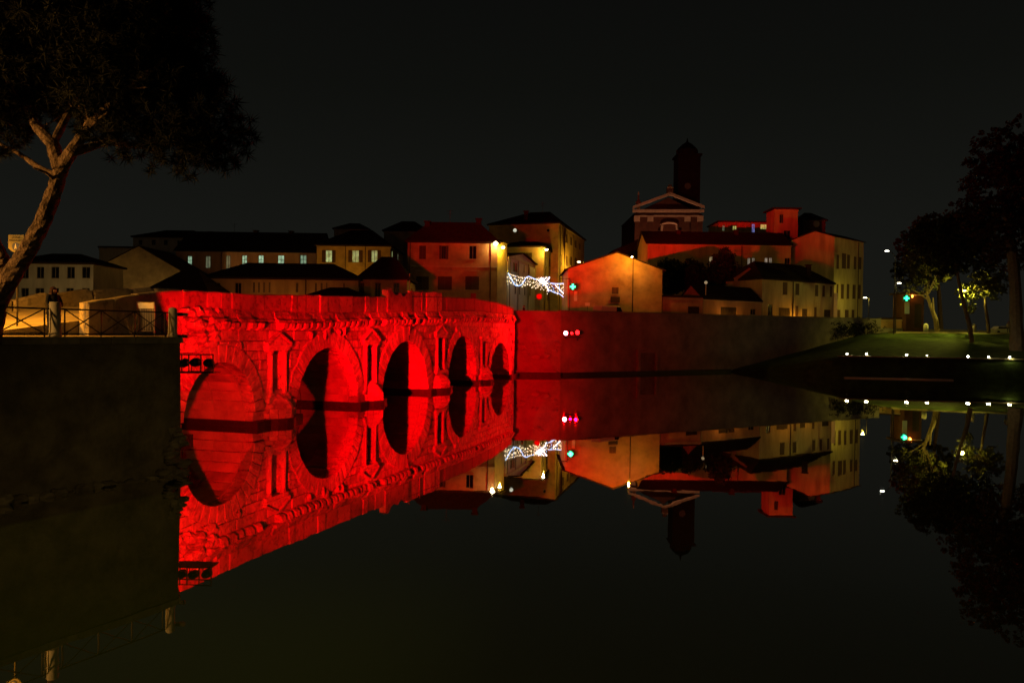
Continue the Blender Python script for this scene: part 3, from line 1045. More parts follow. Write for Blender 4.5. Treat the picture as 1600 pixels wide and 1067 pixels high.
for y in (554, 581):
    part('rail', MB().tube([px(276, y, 29.8), px(334, y, 29.8)], .028, 6), M['black'], br)
    part('rail', MB().tube([px(276, y, 29.25), px(334, y, 29.25)], .022, 6), M['black'], br)
for x in (284, 295, 314, 333):
    part('upright', MB().tube([px(x, 553, 29.25), px(x, 582, 29.25)], .024, 6), M['black'], br)
    part('upright', MB().tube([px(x, 553, 29.8), px(x, 582, 29.8)], .024, 6), M['black'], br)
part('deck', MB().obox(px(276, 582, 29.2), px(335, 582, 29.2) - px(276, 582, 29.2), (0, .65, 0), (0, 0, -.03)), M['black'], br)

flood(bw(-1.5, 16.5, 6.05), bw(24, 8.5, 2.5), M['lensred'], 'wide floodlight on the upstream quay lighting the far face of the bridge', 'floodlights on the upstream quay', 9500, cone=100, blend=.7, stand=.5)
ub_ = bw(-1.5, 16.5, WALK)
solo('floodlight_stand', MB().tube([ub_, ub_ + Vector((0, 0, .8))], .05, 6).box(ub_.x - .3, ub_.x + .3, ub_.y - .3, ub_.y + .3, ub_.z, ub_.z + .06), M['black'], 'short steel stand under the wide floodlight of the upstream quay', 'stand', ub_, 'stands of the upstream floodlights')

fb = [px(884.5, 520.5, 96.2), px(893.5, 520.5, 96.6), px(902.5, 519.5, 97.0)]
fl2 = ['white-hot floodlight on the river wall, closest to the bridge', 'small floodlight between two larger ones on the river wall', 'red-lensed floodlight on the river wall, farthest from the bridge']
flood(fb[0], (-6, 72, 5.0), M['lenshot'], fl2[0], 'floodlights on the river wall', 15000, r=.30, cone=120, stand=.5)
flood(fb[1], (-2, 60, 4.0), M['lensred'], fl2[1], 'floodlights on the river wall', 3500, r=.18, cone=120, stand=.5)
flood(fb[2], (-4, 62, 4.5), M['lensred'], fl2[2], 'floodlights on the river wall', 9000, r=.30, cone=120, stand=.5)
b2 = thing('floodlight_bracket', 'steel bracket holding the floodlights on the far river wall', 'bracket', px(893, 527, 97.0))
part('arm', MB().tube([px(881, 527, 96.4), px(906, 527, 97.2)], .05, 6), M['black'], b2)
for x in (884, 902):
    part('strut', MB().tube([px(x, 527, 96.7), px(x, 533, 99.0)], .05, 6), M['black'], b2)


# ================================================================== BUILDINGS
def wall_holes(mb, O, ex, W_, H_, nrm, holes, dep=.16):
    """rectangular wall from O along ex (width) and up (height), with rectangular recesses"""
    up = Vector((0, 0, 1))
    xs = sorted(set([0, W_] + [h[0] for h in holes] + [h[1] for h in holes]))
    zs = sorted(set([0, H_] + [h[2] for h in holes] + [h[3] for h in holes]))
    fl = ex.cross(up).dot(nrm) > 0

    def quad(a, b, c, d):
        mb.add([a, b, c, d] if fl else [d, c, b, a], [(0, 1, 2, 3)])
    pt = lambda s, z: O + ex * s + up * z
    for i in range(len(xs) - 1):
        for j in range(len(zs) - 1):
            xm, zm = (xs[i] + xs[i + 1]) / 2, (zs[j] + zs[j + 1]) / 2
            if any(h[0] < xm < h[1] and h[2] < zm < h[3] for h in holes):
                continue
            quad(pt(xs[i], zs[j]), pt(xs[i + 1], zs[j]), pt(xs[i + 1], zs[j + 1]), pt(xs[i], zs[j + 1]))
    for (a, b, c, d_) in holes:
        q = [pt(a, c), pt(b, c), pt(b, d_), pt(a, d_)]
        r_ = [p - nrm * dep for p in q]
        for k in range(4):
            l = (k + 1) % 4
            quad(q[l], q[k], r_[k], r_[l])


LITK = {'l': 'lit', 'c': 'lit2', 'm': 'litdim', 'w': 'litwarm', 'p': 'litpale', 'b': 'litblue', 'y': 'lityel'}


def window(parent, O, ex, nrm, s0, s1, z0, z1, kind):
    up = Vector((0, 0, 1))
    base = O + ex * s0 + up * z0
    W_, H_ = s1 - s0, z1 - z0
    if kind[0] == 'g':
        dr = part('door', MB().obox(base - nrm * .13, ex * W_, nrm * .06, up * H_), M['door'], parent)
        n = max(2, int(W_ / .55))
        for k in range(n):
            part('panel', MB().obox(base + ex * (W_ * k / n + .05) - nrm * .069, ex * (W_ / n - .1), nrm * .03, up * (H_ - .1)), M['door'], dr)
        return
    f = .07
    mb = MB()
    b2 = base - nrm * .12
    mb.obox(b2, ex * f, nrm * .06, up * H_).obox(b2 + ex * (W_ - f), ex * f, nrm * .06, up * H_)
    mb.obox(b2 + ex * f, ex * (W_ - 2 * f), nrm * .058, up * f).obox(b2 + ex * f + up * (H_ - f), ex * (W_ - 2 * f), nrm * .058, up * f)
    mb.obox(b2 + ex * (W_ / 2 - f / 2) + up * f, ex * f, nrm * .054, up * (H_ - 2 * f))
    if kind[0] in 'c':
        mb.obox(b2 + ex * f + up * (H_ * .66), ex * (W_ - 2 * f), nrm * .050, up * f)
    wn_ = part('window', mb, M['frame'], parent)
    if kind[0] == 's':
        for k in (0, 1):
            part('shutter', MB().obox(base - nrm * .055 + ex * (W_ * k / 2 + .015), ex * (W_ / 2 - .03), nrm * .045, up * H_), M['shutter'], wn_)
    else:
        m = M['glass'] if kind[0] in 'do' else M[LITK[kind[0]]]
        part('pane', MB().obox(base - nrm * .15 + ex * .01 + up * .01, ex * (W_ - .02), nrm * .02, up * (H_ - .02)), m, wn_)
    if 'S' in kind:
        for k in (-1, 1):
            x0 = -W_ * .52 if k < 0 else W_ * 1.02
            part('shutter', MB().obox(base + nrm * .012 + ex * x0, ex * (W_ * .5), nrm * .05, up * H_), M['shutter'], wn_)
    part('sill', MB().obox(base - ex * .08 - up * .09, ex * (W_ + .16), nrm * .12, up * .085), M['trimstone'], wn_)


def bld(name, label, a, b, ya, D, roof, wall, win=(), rwin=(), lwin=(), z0=6.4, over=.4, cat='building', rmat='roof', pipes=(), bands=(), yb=None, rpipes=()):
    P0, P1 = px(a[0], ya, a[1]), px(b[0], yb if yb else ya, b[1])
    ze = P0.z
    P0, P1 = Vector((P0.x, P0.y, z0)), Vector((P1.x, P1.y, z0))
    ex = (P1 - P0).normalized()
    W_ = (P1 - P0).length
    bk = Vector((-ex.y, ex.x, 0))
    if bk.y < 0 and abs(ex.y) < .9:
        bk = -bk
    nf = -bk
    H_ = ze - z0
    t_ = thing(name, label, cat, ((P0.x + P1.x) / 2, (P0.y + P1.y) / 2, z0))
    mb = MB()
    wl = []
    jobs = [(P0, ex, W_, nf, win), (P1, bk, D, ex, rwin), (P0, bk, D, -ex, lwin), (P0 + bk * D, ex, W_, bk, ())]
    for O, e, wd, nr, ws in jobs:
        holes = []
        for (x0, y0, x1, y1, kind) in ws:
            xm, ym = (x0 + x1) / 2, (y0 + y1) / 2
            s0 = (onp(x0, ym, O, nr) - O).dot(e)
            s1 = (onp(x1, ym, O, nr) - O).dot(e)
            if s0 > s1:
                s0, s1 = s1, s0
            zt = onp(xm, y0, O, nr).z - z0
            zb = onp(xm, y1, O, nr).z - z0
            zb, zt, s0, s1 = max(.1, zb), min(H_ - .05, zt), max(.05, s0), min(wd - .05, s1)
            if s1 - s0 < .15 or zt - zb < .15:
                continue
            holes.append((s0, s1, zb, zt))
            wl.append((O, e, nr, s0, s1, zb, zt, kind))
        wall_holes(mb, O, e, wd, H_, nr, holes)
    up = Vector((0, 0, 1))
    rt = roof[0]
    T = .16
    rm = MB()
    E0 = P0 + up * H_
    c = lambda s, d_, z_=0: E0 + ex * s + bk * d_ + up * z_
    if rt == 'flat':
        rm.prism([c(-over, -over), c(W_ + over, -over), c(W_ + over, D + over), c(-over, D + over)], up * .3)
    elif rt == 'gy':       # gable end faces the viewer
        hr = px((a[0] + b[0]) / 2, roof[1], (a[1] + b[1]) / 2).z - ze
        f = roof[2] if len(roof) > 2 else .5
        mb.add([c(0, 0), c(W_, 0), c(W_ * f, 0, hr)], [(0, 1, 2)])
        mb.add([c(0, D), c(W_, D), c(W_ * f, D, hr)], [(2, 1, 0)])
        sl, sr = hr / (W_ * f), hr / (W_ * (1 - f))
        rm.prism([c(-over, -over * .6, -over * sl), c(W_ * f, -over * .6, hr), c(W_ * f, D + over, hr), c(-over, D + over, -over * sl)], up * T)
        rm.prism([c(W_ * f, -over * .6, hr), c(W_ + over, -over * .6, -over * sr), c(W_ + over, D + over, -over * sr), c(W_ * f, D + over, hr)], up * T)
    elif rt in ('gx', 'hip'):
        hr = px((a[0] + b[0]) / 2, roof[1], (a[1] + b[1]) / 2 + D / 2).z - ze
        ins = 0 if rt == 'gx' else (roof[2] if len(roof) > 2 else min(D / 2, W_ * .35))
        g = -over if rt == 'gx' else 0
        so = over * hr / (D / 2)
        A0, A1, A2, A3 = c(-over, -over, -so), c(W_ + over, -over, -so), c(W_ + over, D + over, -so), c(-over, D + over, -so)
        r0, r1 = c(ins + g, D / 2, hr), c(W_ - ins - g, D / 2, hr)
        rm.prism([A0, A1, r1, r0], up * T)
        rm.prism([A2, A3, r0, r1], up * T)
        if rt == 'gx':
            mb.add([c(0, 0), c(0, D), c(0, D / 2, hr)], [(0, 2, 1)])
            mb.add([c(W_, 0), c(W_, D), c(W_, D / 2, hr)], [(0, 1, 2)])
        else:
            rm.prism([A1, A2, r1], up * T)
            rm.prism([A3, A0, r0], up * T)
            rm.prism([A0, A1, A2, A3], -up * .1)
    part('wall', mb, M[wall], t_)
    part('roof', rm, M[rmat], t_)
    if rt in ('hip', 'gx', 'flat'):
        part('eaves_cornice', MB().obox(c(-.12, -.14, -.34), ex * (W_ + .24), nf * -.13, up * .22).obox(c(W_ + .01, 0, -.34), ex * .13, bk * D, up * .22), M['trimstone'], t_)
    for q in wl:
        window(t_, *q)
    for x in pipes:
        P = onp(x, ya + 8, P0, nf)
        s = (P - P0).dot(ex)
        q = P0 + ex * s + nf * .1
        part('drainpipe', MB().tube([q, q + up * (H_ - .2)], .07, 6), M['pipe'], t_)
    for x in rpipes:
        P = onp(x, ya + 20, P1, ex)
        s = (P - P1).dot(bk)
        q = P1 + bk * s + ex * .1
        part('drainpipe', MB().tube([q, q + up * (H_ - .2)], .07, 6), M['pipe'], t_)
    for y in bands:
        P = onp((a[0] + b[0]) / 2, y, P0, nf)
        part('string_course', MB().obox(P0 + up * (P.z - z0) + nf * .08 - ex * .08, ex * (W_ + .16), nf * -.078, up * .16), M['trimstone'], t_)
    t_['_'] = 0
    del t_['_']
    return t_, P0, P1, ex, bk, nf, H_


def chimney(t_, P, w_=.5, h=1.0):
    ch = part('chimney', MB().box(P.x - w_ / 2, P.x + w_ / 2, P.y - w_ / 2, P.y + w_ / 2, P.z - .8, P.z + h), M['roof'], t_)
    part('chimney_cap', MB().box(P.x - w_ * .7, P.x + w_ * .7, P.y - w_ * .7, P.y + w_ * .7, P.z + h + .003, P.z + h + .12), M['roof'], ch)


# left background houses
bld('white_house', 'low whitewashed house with a row of dark windows behind the pine trunk', (8, 104), (146, 104), 409, 8, ('hip', 398), 'white',
    win=[(33, 417, 45, 435, 'd'), (57, 417, 69, 435, 'd'), (80, 417, 92.5, 435, 'd'), (104.5, 417, 117, 435, 'd'), (128, 417, 141, 435, 'd'), (33, 450, 45, 468, 'd'), (55, 450, 69, 468, 'd'), (78, 450, 92, 468, 'd'), (103, 450, 115, 468, 'd'), (128, 450, 140, 468, 'd')])
bld('gabled_house', 'dim ochre house with a long sloping gable behind the low dark roofs', (148, 128), (280, 128), 420, 12, ('gy', 385, .52), 'ochre', win=[(163, 425, 172, 440, 'd')])
bld('upper_house', 'pale upper storey house with small windows above the sloping gable', (208, 165), (324, 165), 369, 10, ('hip', 361), 'white',
    win=[(217, 375, 222, 383, 'd'), (237, 375, 243, 383, 'd'), (256, 375, 262, 383, 'd'), (277, 376, 283, 384, 'd'), (301, 376, 306, 384, 'd')])
bld('roof_terrace_house', 'pale parapet house with blocky chimneys left of the sloping gable', (155, 150), (210, 150), 387, 8, ('flat',), 'white', over=.2)
bld('low_shed', 'low shed with a broad dark tiled roof behind the near end of the bridge', (232, 98), (322, 98), 452, 8, ('hip', 424), 'ochre')
tC, *_q = bld('long_range', 'long low range with a row of greenish lit windows under a dark roof', (275, 150), (494, 150), 391, 14, ('gx', 364), 'pinkish',
    win=[(293, 400, 300, 421, 'c'), (321, 400, 329, 419, 'm'), (353, 399, 360, 420, 'm'), (378, 399, 386, 420, 'c'), (403.6, 399, 412, 420, 'c'), (434, 399, 444, 420, 'c'), (469, 398.5, 479, 420, 'c')], pipes=(346,))
bld('yellow_wing', 'ochre wing with three shuttered lit windows joined to the long range', (495, 143), (610, 143), 382, 16, ('hip', 361), 'ochre',
    win=[(508.6, 391, 519, 410, 'lS'), (550, 391, 561, 410, 'lS'), (580, 391, 590, 410, 'lS')], rwin=[(612, 392, 614, 406, 'lS'), (621, 396, 623, 408, 'm')], pipes=(540, 571))
bld('front_range', 'long low ochre house with narrow slit windows just above the bridge parapet', (318, 106), (560, 106), 432, 9, ('hip', 413), 'cream',
    win=[(334, 442, 344, 470, 'o'), (367, 442, 377, 470, 'o'), (395, 441, 398.4, 457, 'o'), (403, 441, 406, 457, 'o'), (411, 441, 414, 457, 'o'), (419.5, 441, 422.5, 457, 'o'), (462, 442, 466, 457, 'o'), (492, 442, 495, 457, 'o'), (501, 442, 504, 457, 'o'), (509, 442, 511.5, 457, 'o'), (536, 442, 539, 457, 'o')], pipes=(478,))
bld('front_wing', 'ochre wing with a taller dark roof beside the red corner house', (561, 107), (636, 107), 432.5, 9, ('hip', 403), 'ochre',
    win=[(562.5, 442, 569, 462, 's'), (585.6, 442, 595, 465, 'o'), (614.5, 442, 624, 465, 'o')])
bld('riverside_kiosk', 'dark low hip-roofed kiosk peeping over the bridge parapet', (478, 97), (568, 97), 462, 5, ('hip', 451), 'ochre')
bld('back_house', 'faint dark roof and strip of red wall rising behind the yellow wing', (522, 185), (575, 185), 356.5, 8, ('hip', 350), 'pinkish')
bld('back_house', 'dark broad roof behind the red corner house and yellow wing', (600, 175), (668, 175), 359, 8, ('hip', 347), 'pinkish')

# corner house on the street
tE, P0, P1, ex, bk, nf, HE = bld('corner_house', 'two-storey corner house washed red with a bright lamp at its eaves', (637, 117), (777.5, 117), 374, 6, ('hip', 349), 'ochre',
    win=[(655, 384, 665.5, 405, 's'), (690, 384, 697, 405, 'dS'), (733, 384, 744.5, 405, 'd'), (650, 432, 670, 453, 's'), (684, 432, 706, 453, 's'), (727, 432, 748.5, 453, 's')],
    rwin=[(784, 434, 787, 456, 's')], pipes=(641, 767), bands=(417.5, 470))
s1_, s2_ = px(792.5, 378, 120.5), px(782, 378, 123.2)
mb = MB()
mb.prism([(P1.x + .01, P1.y + .02, 6.4), (s1_.x, s1_.y, 6.4), (s2_.x, s2_.y, 6.4), (P1.x + .01, P1.y + 5.9, 6.4)], (0, 0, HE - .05))
part('side_wall', mb, M['ochre'], tE)
zr_ = 6.4 + HE
part('side_roof', MB().prism([(P1.x + .05, P1.y - .3, zr_ + .02), (s1_.x + .45, s1_.y - .25, zr_ - .02), (s2_.x + .2, s2_.y + .3, zr_ + .1), (P1.x - 1.5, P1.y + 3, zr_ + 1.0)], (0, 0, .12)), M['roof'], tE)
for x0, x1 in ((650, 670), (684, 706), (727, 748)):
    a_, b_ = onp(x0, 424, P0, nf), onp(x1, 424, P0, nf)
    part('window_hood', MB().obox(a_ + nf * .002 - ex * .1, b_ - a_ + ex * .2, nf * .22, (0, 0, .14)), M['trimstone'], tE)
# side-street houses running away from the camera


def street_house(name, label, a, b, ya, yb, W_, roof, wall, win=(), fwin=(), z0=6.4, pipes=()):
    """a = near corner, b = far corner of the street face (photo columns, depths); body extends to the left"""
    A_, B_ = px(a[0], ya, a[1]), px(b[0], yb, b[1])
    dz = Vector((B_.x - A_.x, B_.y - A_.y, 0))
    D = dz.length
    bk_ = dz.normalized()
    exx = Vector((bk_.y, -bk_.x, 0))
    F0 = Vector((A_.x, A_.y, 0)) - exx * W_
    # express the far-left corner through bld's (photo column, depth) interface
    xl = IW / 2 + FPX * (Vector((F0.x, F0.y, A_.z)) - CAM).dot(_r) / (Vector((F0.x, F0.y, A_.z)) - CAM).dot(_fw)
    yl = IH / 2 - FPX * (Vector((F0.x, F0.y, A_.z)) - CAM).dot(_u) / (Vector((F0.x, F0.y, A_.z)) - CAM).dot(_fw)
    return bld(name, label, (xl, F0.y), a, yl, D, roof, wall, win=fwin, rwin=win, z0=z0, yb=ya, rpipes=pipes)


street_house('street_house', 'low pale street house with shuttered windows beside the bright corner house', (794, 121), (836, 135), 400.6, 412.5, 6, ('gx', 397), 'white',
    win=[(796.5, 409, 798, 424, 's'), (803, 411, 806, 425, 'dS'), (818, 414, 820, 426, 's'), (826, 417, 828, 428, 's'), (804, 446, 806.5, 459, 's'), (811, 447, 813, 460, 's'), (819, 447, 821, 461, 's'), (827, 448, 829, 462, 's')], pipes=(796, 809, 825))
street_house('street_house', 'yellow street house with a lamp at its corner behind the pale house', (850, 137), (873, 160), 384.7, 397, 9, ('hip', 378), 'ochre',
    win=[(853, 402, 855, 416, 's'), (858, 404, 860.5, 418, 's'), (864, 405, 866, 419, 's'), (854, 456, 858, 470, 's'), (860, 456, 864, 470, 's')],
    fwin=[(821, 395, 831, 409, 's'), (805, 395, 811, 409, 'd')], pipes=(851.5, 862))
tG, G0, G1, gx_, gb_, gf_, HG = street_house('tall_palazzo', 'tall palazzo with deep eaves, a hipped roof and a round lit attic window', (873, 146), (913, 172), 348, 374, 14, ('hip', 333), 'ochre',
    win=[(877, 398, 878.5, 414, 's'), (884, 366, 887, 380, 's'), (891, 371, 894, 384, 's'), (898, 376, 901, 388, 's'), (905, 381, 907, 391, 's'), (884, 400, 887, 416, 's'), (891, 401, 894, 416, 's'), (898, 403, 901, 417, 's')], pipes=(875, 882, 896))
for x, m, r_ in ((804.7, 'moon', 2.9), (856.6, 'glass', 2.2)):
    C_ = onp(x, 360.3, G0, gf_)
    rad = r_ / FPX * 146
    part('round_window', MB().tube([C_ + gf_ * .02, C_ + gf_ * .09], [rad * 1.25, rad * 1.25], 16), M['trimstone'], tG)
    part('round_pane', MB().tube([C_ + gf_ * .092, C_ + gf_ * .11], [rad, rad], 16), M[m], tG)

# gable house by the river wall and its yard wall
tH, H0, H1, hx_, hb_, hf_, HH = bld('gable_house', 'broad gabled house with peeling plaster washed orange behind the street lamp', (888, 113), (1035, 113), 420, 14, ('gy', 395, .515), 'peel', win=[(956, 449, 966.5, 459.5, 's')], over=.5)
q = [onp(954, 464, H0, hf_), onp(968, 464, H0, hf_), onp(954, 473, H0, hf_)]
part('air_conditioner', MB().obox(Vector(q[2]), Vector(q[1] - q[0]), hf_ * .35, (0, 0, q[0].z - q[2].z)), M['door'], tH)
for k in range(9):
    a_ = H0 + hx_ * (k * 1.4 + .3) + Vector((0, 0, HH - .2 - .03 * (k % 3)))
    part('crack_band', MB().obox(a_, hx_ * 1.25, hf_ * .035, (0, 0, .09)), M['pinkish'], tH)
bld('yard_wall', 'long low yard wall with two dark gates between the gable house and the small house', (1035.5, 113.5), (1098, 115), 464, 1.0, ('flat',), 'peel', win=[(1075, 479, 1092.6, 495, 'g')], over=.08, cat='wall')
bld('lean_to', 'low lean-to with a sloping roof and wide gate left of the small house', (1098.5, 116), (1190, 123), 466, 5, ('gx', 449), 'pinkish', win=[(1126, 480, 1151, 497, 'g'), (1172.6, 482.6, 1181, 492, 'd')], over=.2, yb=467)
bld('small_house', 'small cream house with hipped roof, six dark windows and garage doors', (1191, 124), (1303.5, 134), 434, 9, ('hip', 414, 3.2), 'cream',
    win=[(1223, 441, 1230.4, 460.6, 's'), (1243, 443, 1249, 461, 's'), (1273.5, 445, 1278.6, 463, 's'), (1285, 446, 1289, 463.5, 's'), (1297, 447, 1300, 463.5, 's'),
         (1200, 476, 1207, 495, 'd'), (1216.5, 481, 1234, 497, 'g'), (1243, 478, 1247.4, 496, 's'), (1253, 482.5, 1261.6, 498, 'g'), (1272, 480, 1276, 498, 's'), (1287.6, 484, 1298, 499, 'g')], pipes=(1239,), yb=438.7, over=.25)
bld('gable_end_house', 'narrow red-lit gable end standing behind the lean-to roof', (1149, 128), (1192, 128), 432.6, 6, ('gy', 418.5), 'pinkish', over=.2)
tK, *_q = bld('long_red_house', 'long house behind the garden trees, washed deep red under its eaves', (1012, 150), (1236, 150), 380, 12, ('gx', 364), 'pinkish',
    win=[(1108, 401, 1114.6, 414, 'w'), (1167.7, 403, 1172.5, 417, 'p'), (1174.8, 403, 1179.5, 417, 'p'), (1194.6, 402.6, 1199.6, 417, 'p'), (1201.6, 402.6, 1206.5, 417, 'p'), (1226, 403, 1234, 420, 'd')], pipes=(1159,))
tL, L_0, L_1, lx_, lb_, lf_, HL = bld('end_palazzo', 'tall palazzo with a plain red gable end and arched windows down its yellow side', (1236, 152.8), (1304, 146), 376, 12.3, ('gy', 362, .56), 'cream',
    rwin=[(1307, 398, 1311, 420, 's'), (1315.5, 396, 1322, 420, 's'), (1323.5, 398, 1328, 420, 's'), (1334, 401, 1338, 421, 's'), (1342, 402, 1346, 421, 's'),
          (1307, 444, 1310, 467, 's'), (1314, 444, 1318.6, 467, 's'), (1323, 444, 1327, 467, 's'), (1332, 445, 1337, 467, 's'), (1340.5, 445, 1345, 467, 's'), (1307, 484, 1313, 498, 's'), (1320, 484, 1326, 498, 's'), (1330.5, 484, 1335, 498, 's')], rpipes=(1341,), over=.35, yb=377)
bld('roof_tower', 'small square roof tower with a flat cap and arched opening above the red house', (1210.5, 156), (1247, 156), 327, 5, ('flat',), 'pinkish',
    win=[(1218, 335, 1224, 349, 'o'), (1224.5, 360, 1235, 375, 'o')], over=.55)
bld('apartment_block', 'dark apartment block with four small lit windows behind the red house roof', (1123, 195), (1209, 195), 347, 10, ('flat',), 'pinkish',
    win=[(1128.6, 352, 1132.4, 361, 'm'), (1144.7, 353, 1151, 360, 'y'), (1174.5, 350, 1179.6, 363.5, 'b'), (1188, 350.5, 1202.5, 358.5, 'y')])
tN, n0, n1, nx_, nb_, nf_, hn = bld('dark_turret_house', 'dark turret house with a pale round ornament behind the palazzo gable', (1255, 170), (1290, 170), 343, 8, ('hip', 334), 'brick')
C_ = onp(1275.5, 350, n0, nf_)
part('round_ornament', MB().tube([C_ + nf_ * .02, C_ + nf_ * .12], [.75, .6], 14), M['white'], tN)
chimney(tL, px(1263, 424, 128), .7, 1.0)

def roof_chimneys(t_, spots):
    for x, y, Y_ in spots:
        chimney(t_, px(x, y, Y_), .8, .9)


roof_chimneys(tC, [(330, 370, 157), (400, 368, 157), (455, 369, 157)])
roof_chimneys(tE, [(668, 356, 119.5), (748, 352, 120)])
roof_chimneys(tG, [(822, 338, 152)])
roof_chimneys(tK, [(1060, 368, 155), (1150, 367, 155)])
for t_, x, y, Y_ in ((tE, 703, 350, 120), (tK, 1090, 365, 156), (tC, 366, 366, 157), (tG, 848, 334, 153)):
    P = px(x, y, Y_)
    part('aerial', MB().tube([P - Vector((0, 0, .4)), P + Vector((0, 0, 2.2))], .03, 5).tube([P + Vector((-.6, 0, 2.0)), P + Vector((.6, 0, 2.1))], .02, 4).tube([P + Vector((-.4, 0, 1.6)), P + Vector((.4, 0, 1.65))], .02, 4), M['lamp_metal'], t_)

# church and bell tower
ch, c0, c1, cx_, cb_, cf_, hc = bld('church', 'brick church facade with a pale classical pediment above the roofs', (992, 252), (1096, 252), 334, 30, ('gy', 309), 'brick', z0=7, over=.3)
up = Vector((0, 0, 1))


def chpt(x, y, o_=0.0):
    return onp(x, y, c0, cf_) + cf_ * o_


def chbar(name, x0, y0, x1, y1, th, pr=.5):
    a_, b_ = chpt(x0, y0, .01), chpt(x1, y1, .01)
    return part(name, MB().obox(a_ - up * th, b_ - a_, cf_ * pr, up * th), M['trimstone'], ch)


chbar('entablature', 988, 328, 1099.5, 328, .9, .8)
chbar('architrave', 991, 336.5, 1097, 336.5, .5, .45)
for s_, (x0, x1) in ((-1, (988, 1046.5)), (1, (1046.7, 1100))):
    a_, b_ = chpt(x0, 327 if s_ < 0 else 305.5, .01), chpt(x1, 305.5 if s_ < 0 else 326.5, .01)
    part('raking_cornice', MB().obox(a_, b_ - a_, cf_ * .9, up * .9), M['trimstone'], ch)
for x in (995, 1016, 1074, 1094):
    a_, b_ = chpt(x - 4.5, 337.5, .01), chpt(x + 4.5, 337.5, .01)
    pl = part('pilaster', MB().obox(chpt(x - 3.4, 346, .01) - up * 18, chpt(x + 3.4, 346) - chpt(x - 3.4, 346), cf_ * .4, up * 18), M['brick'], ch)
    part('capital', MB().obox(a_ - up * 1.9, b_ - a_, cf_ * .6, up * 1.9), M['trimstone'], pl)
pts = []
for k in range(9):
    w_ = math.pi * k / 8
    pts.append(chpt(1045.5 - 12.5 * math.cos(w_), 352 - 4 * math.sin(w_), .3))
part('arched_hood', MB().tube(pts, .45, 6).tube([chpt(1028, 362, .3), chpt(1033, 362, .3), chpt(1034.5, 353, .3)], .4, 6).tube([chpt(1057, 353, .3), chpt(1058, 362, .3), chpt(1063, 362, .3)], .4, 6), M['trimstone'], ch)
P = chpt(1047, 304, -.5)
part('apex_pedestal', MB().box(P.x - 1.0, P.x + 1.0, P.y - .8, P.y + .8, P.z - .4, P.z + 2.4).box(P.x - .6, P.x + .6, P.y - .5, P.y + .5, P.z + 2.4, P.z + 3.2), M['trimstone'], ch)
P = chpt(997.7, 326, -.5)
part('finial', MB().box(P.x - .5, P.x + .5, P.y - .4, P.y + .4, P.z - .5, P.z + 1.6).tube([P + up * 1.6, P + up * 2.2, P + up * 3.0, P + up * 5.6], [.9, .9, .3, .2], 8), M['trimstone'], ch)
bld('church_aisle', 'sloping brick aisle roof at the left foot of the church', (958, 232), (1014, 232), 392, 14, ('gy', 372, .8), 'brick', z0=7)
P = px(1076, 330, 268)
bt = thing('bell_tower', 'tall dark brick bell tower with a domed lantern behind the church', 'tower', (P.x, P.y, 7))
hwid = 17.2 / FPX * 268


def zb_(y):
    return px(1076, y, 268).z


part('shaft', MB().box(P.x - hwid, P.x + hwid, P.y, P.y + 2 * hwid, 7, zb_(243)), M['brick'], bt)
part('cornice', MB().box(P.x - hwid - .5, P.x + hwid + .5, P.y - .5, P.y + 2 * hwid + .5, zb_(243) + .005, zb_(240)), M['brick'], bt)
bf = part('belfry', MB().tube([(P.x, P.y + hwid, zb_(240) + .01), (P.x, P.y + hwid, zb_(231))], hwid * .86, 8), M['brick'], bt)
for k in range(8):
    w_ = 2 * math.pi * k / 8
    part('belfry_column', MB().tube([(P.x + hwid * .9 * math.cos(w_), P.y + hwid + hwid * .9 * math.sin(w_), zb_(240) + .02), (P.x + hwid * .9 * math.cos(w_), P.y + hwid + hwid * .9 * math.sin(w_), zb_(231))], .4, 6), M['brick'], bf)
part('dome', MB().tube([(P.x, P.y + hwid, zb_(231) + .01), (P.x, P.y + hwid, zb_(228)), (P.x, P.y + hwid, zb_(222)), (P.x, P.y + hwid, zb_(218)), (P.x, P.y + hwid, zb_(212))], [hwid * .95, hwid * .8, hwid * .45, .4, .1], 12), M['roof'], bt)
part('clock_face', MB().tube([(P.x - .5, P.y - .02, zb_(291)), (P.x - .5, P.y - .12, zb_(291))], 1.1, 16), M['trimstone'], bt)

# park kiosk with an orange lamp
tk, k0, k1, kx_, kb_, kf_, hk = bld('park_kiosk', 'brown park pavilion with an orange lamp on its corner by the green cross', (1417, 140), (1444, 140), 459, 5, ('flat',), 'brick', z0=6.4, over=.5, win=[(1429, 475, 1440, 512, 'g')])
C_ = onp(1424, 463, k0, kf_)
part('corner_lamp', MB().ell(C_ + kf_ * .35, .16, .16, .3, 8, 6), M['bulborange'], tk)
light('POINT', 'orange_lamp', C_ + kf_ * .7, 40, (1, .28, .03), tk, .12)
bld('garden_wall', 'low lit garden wall stub closing the ramp below the tall lamp post', (1369, 145.5), (1416, 141), 499, .6, ('flat',), 'peel', z0=5.6, over=.06, cat='wall', yb=499)


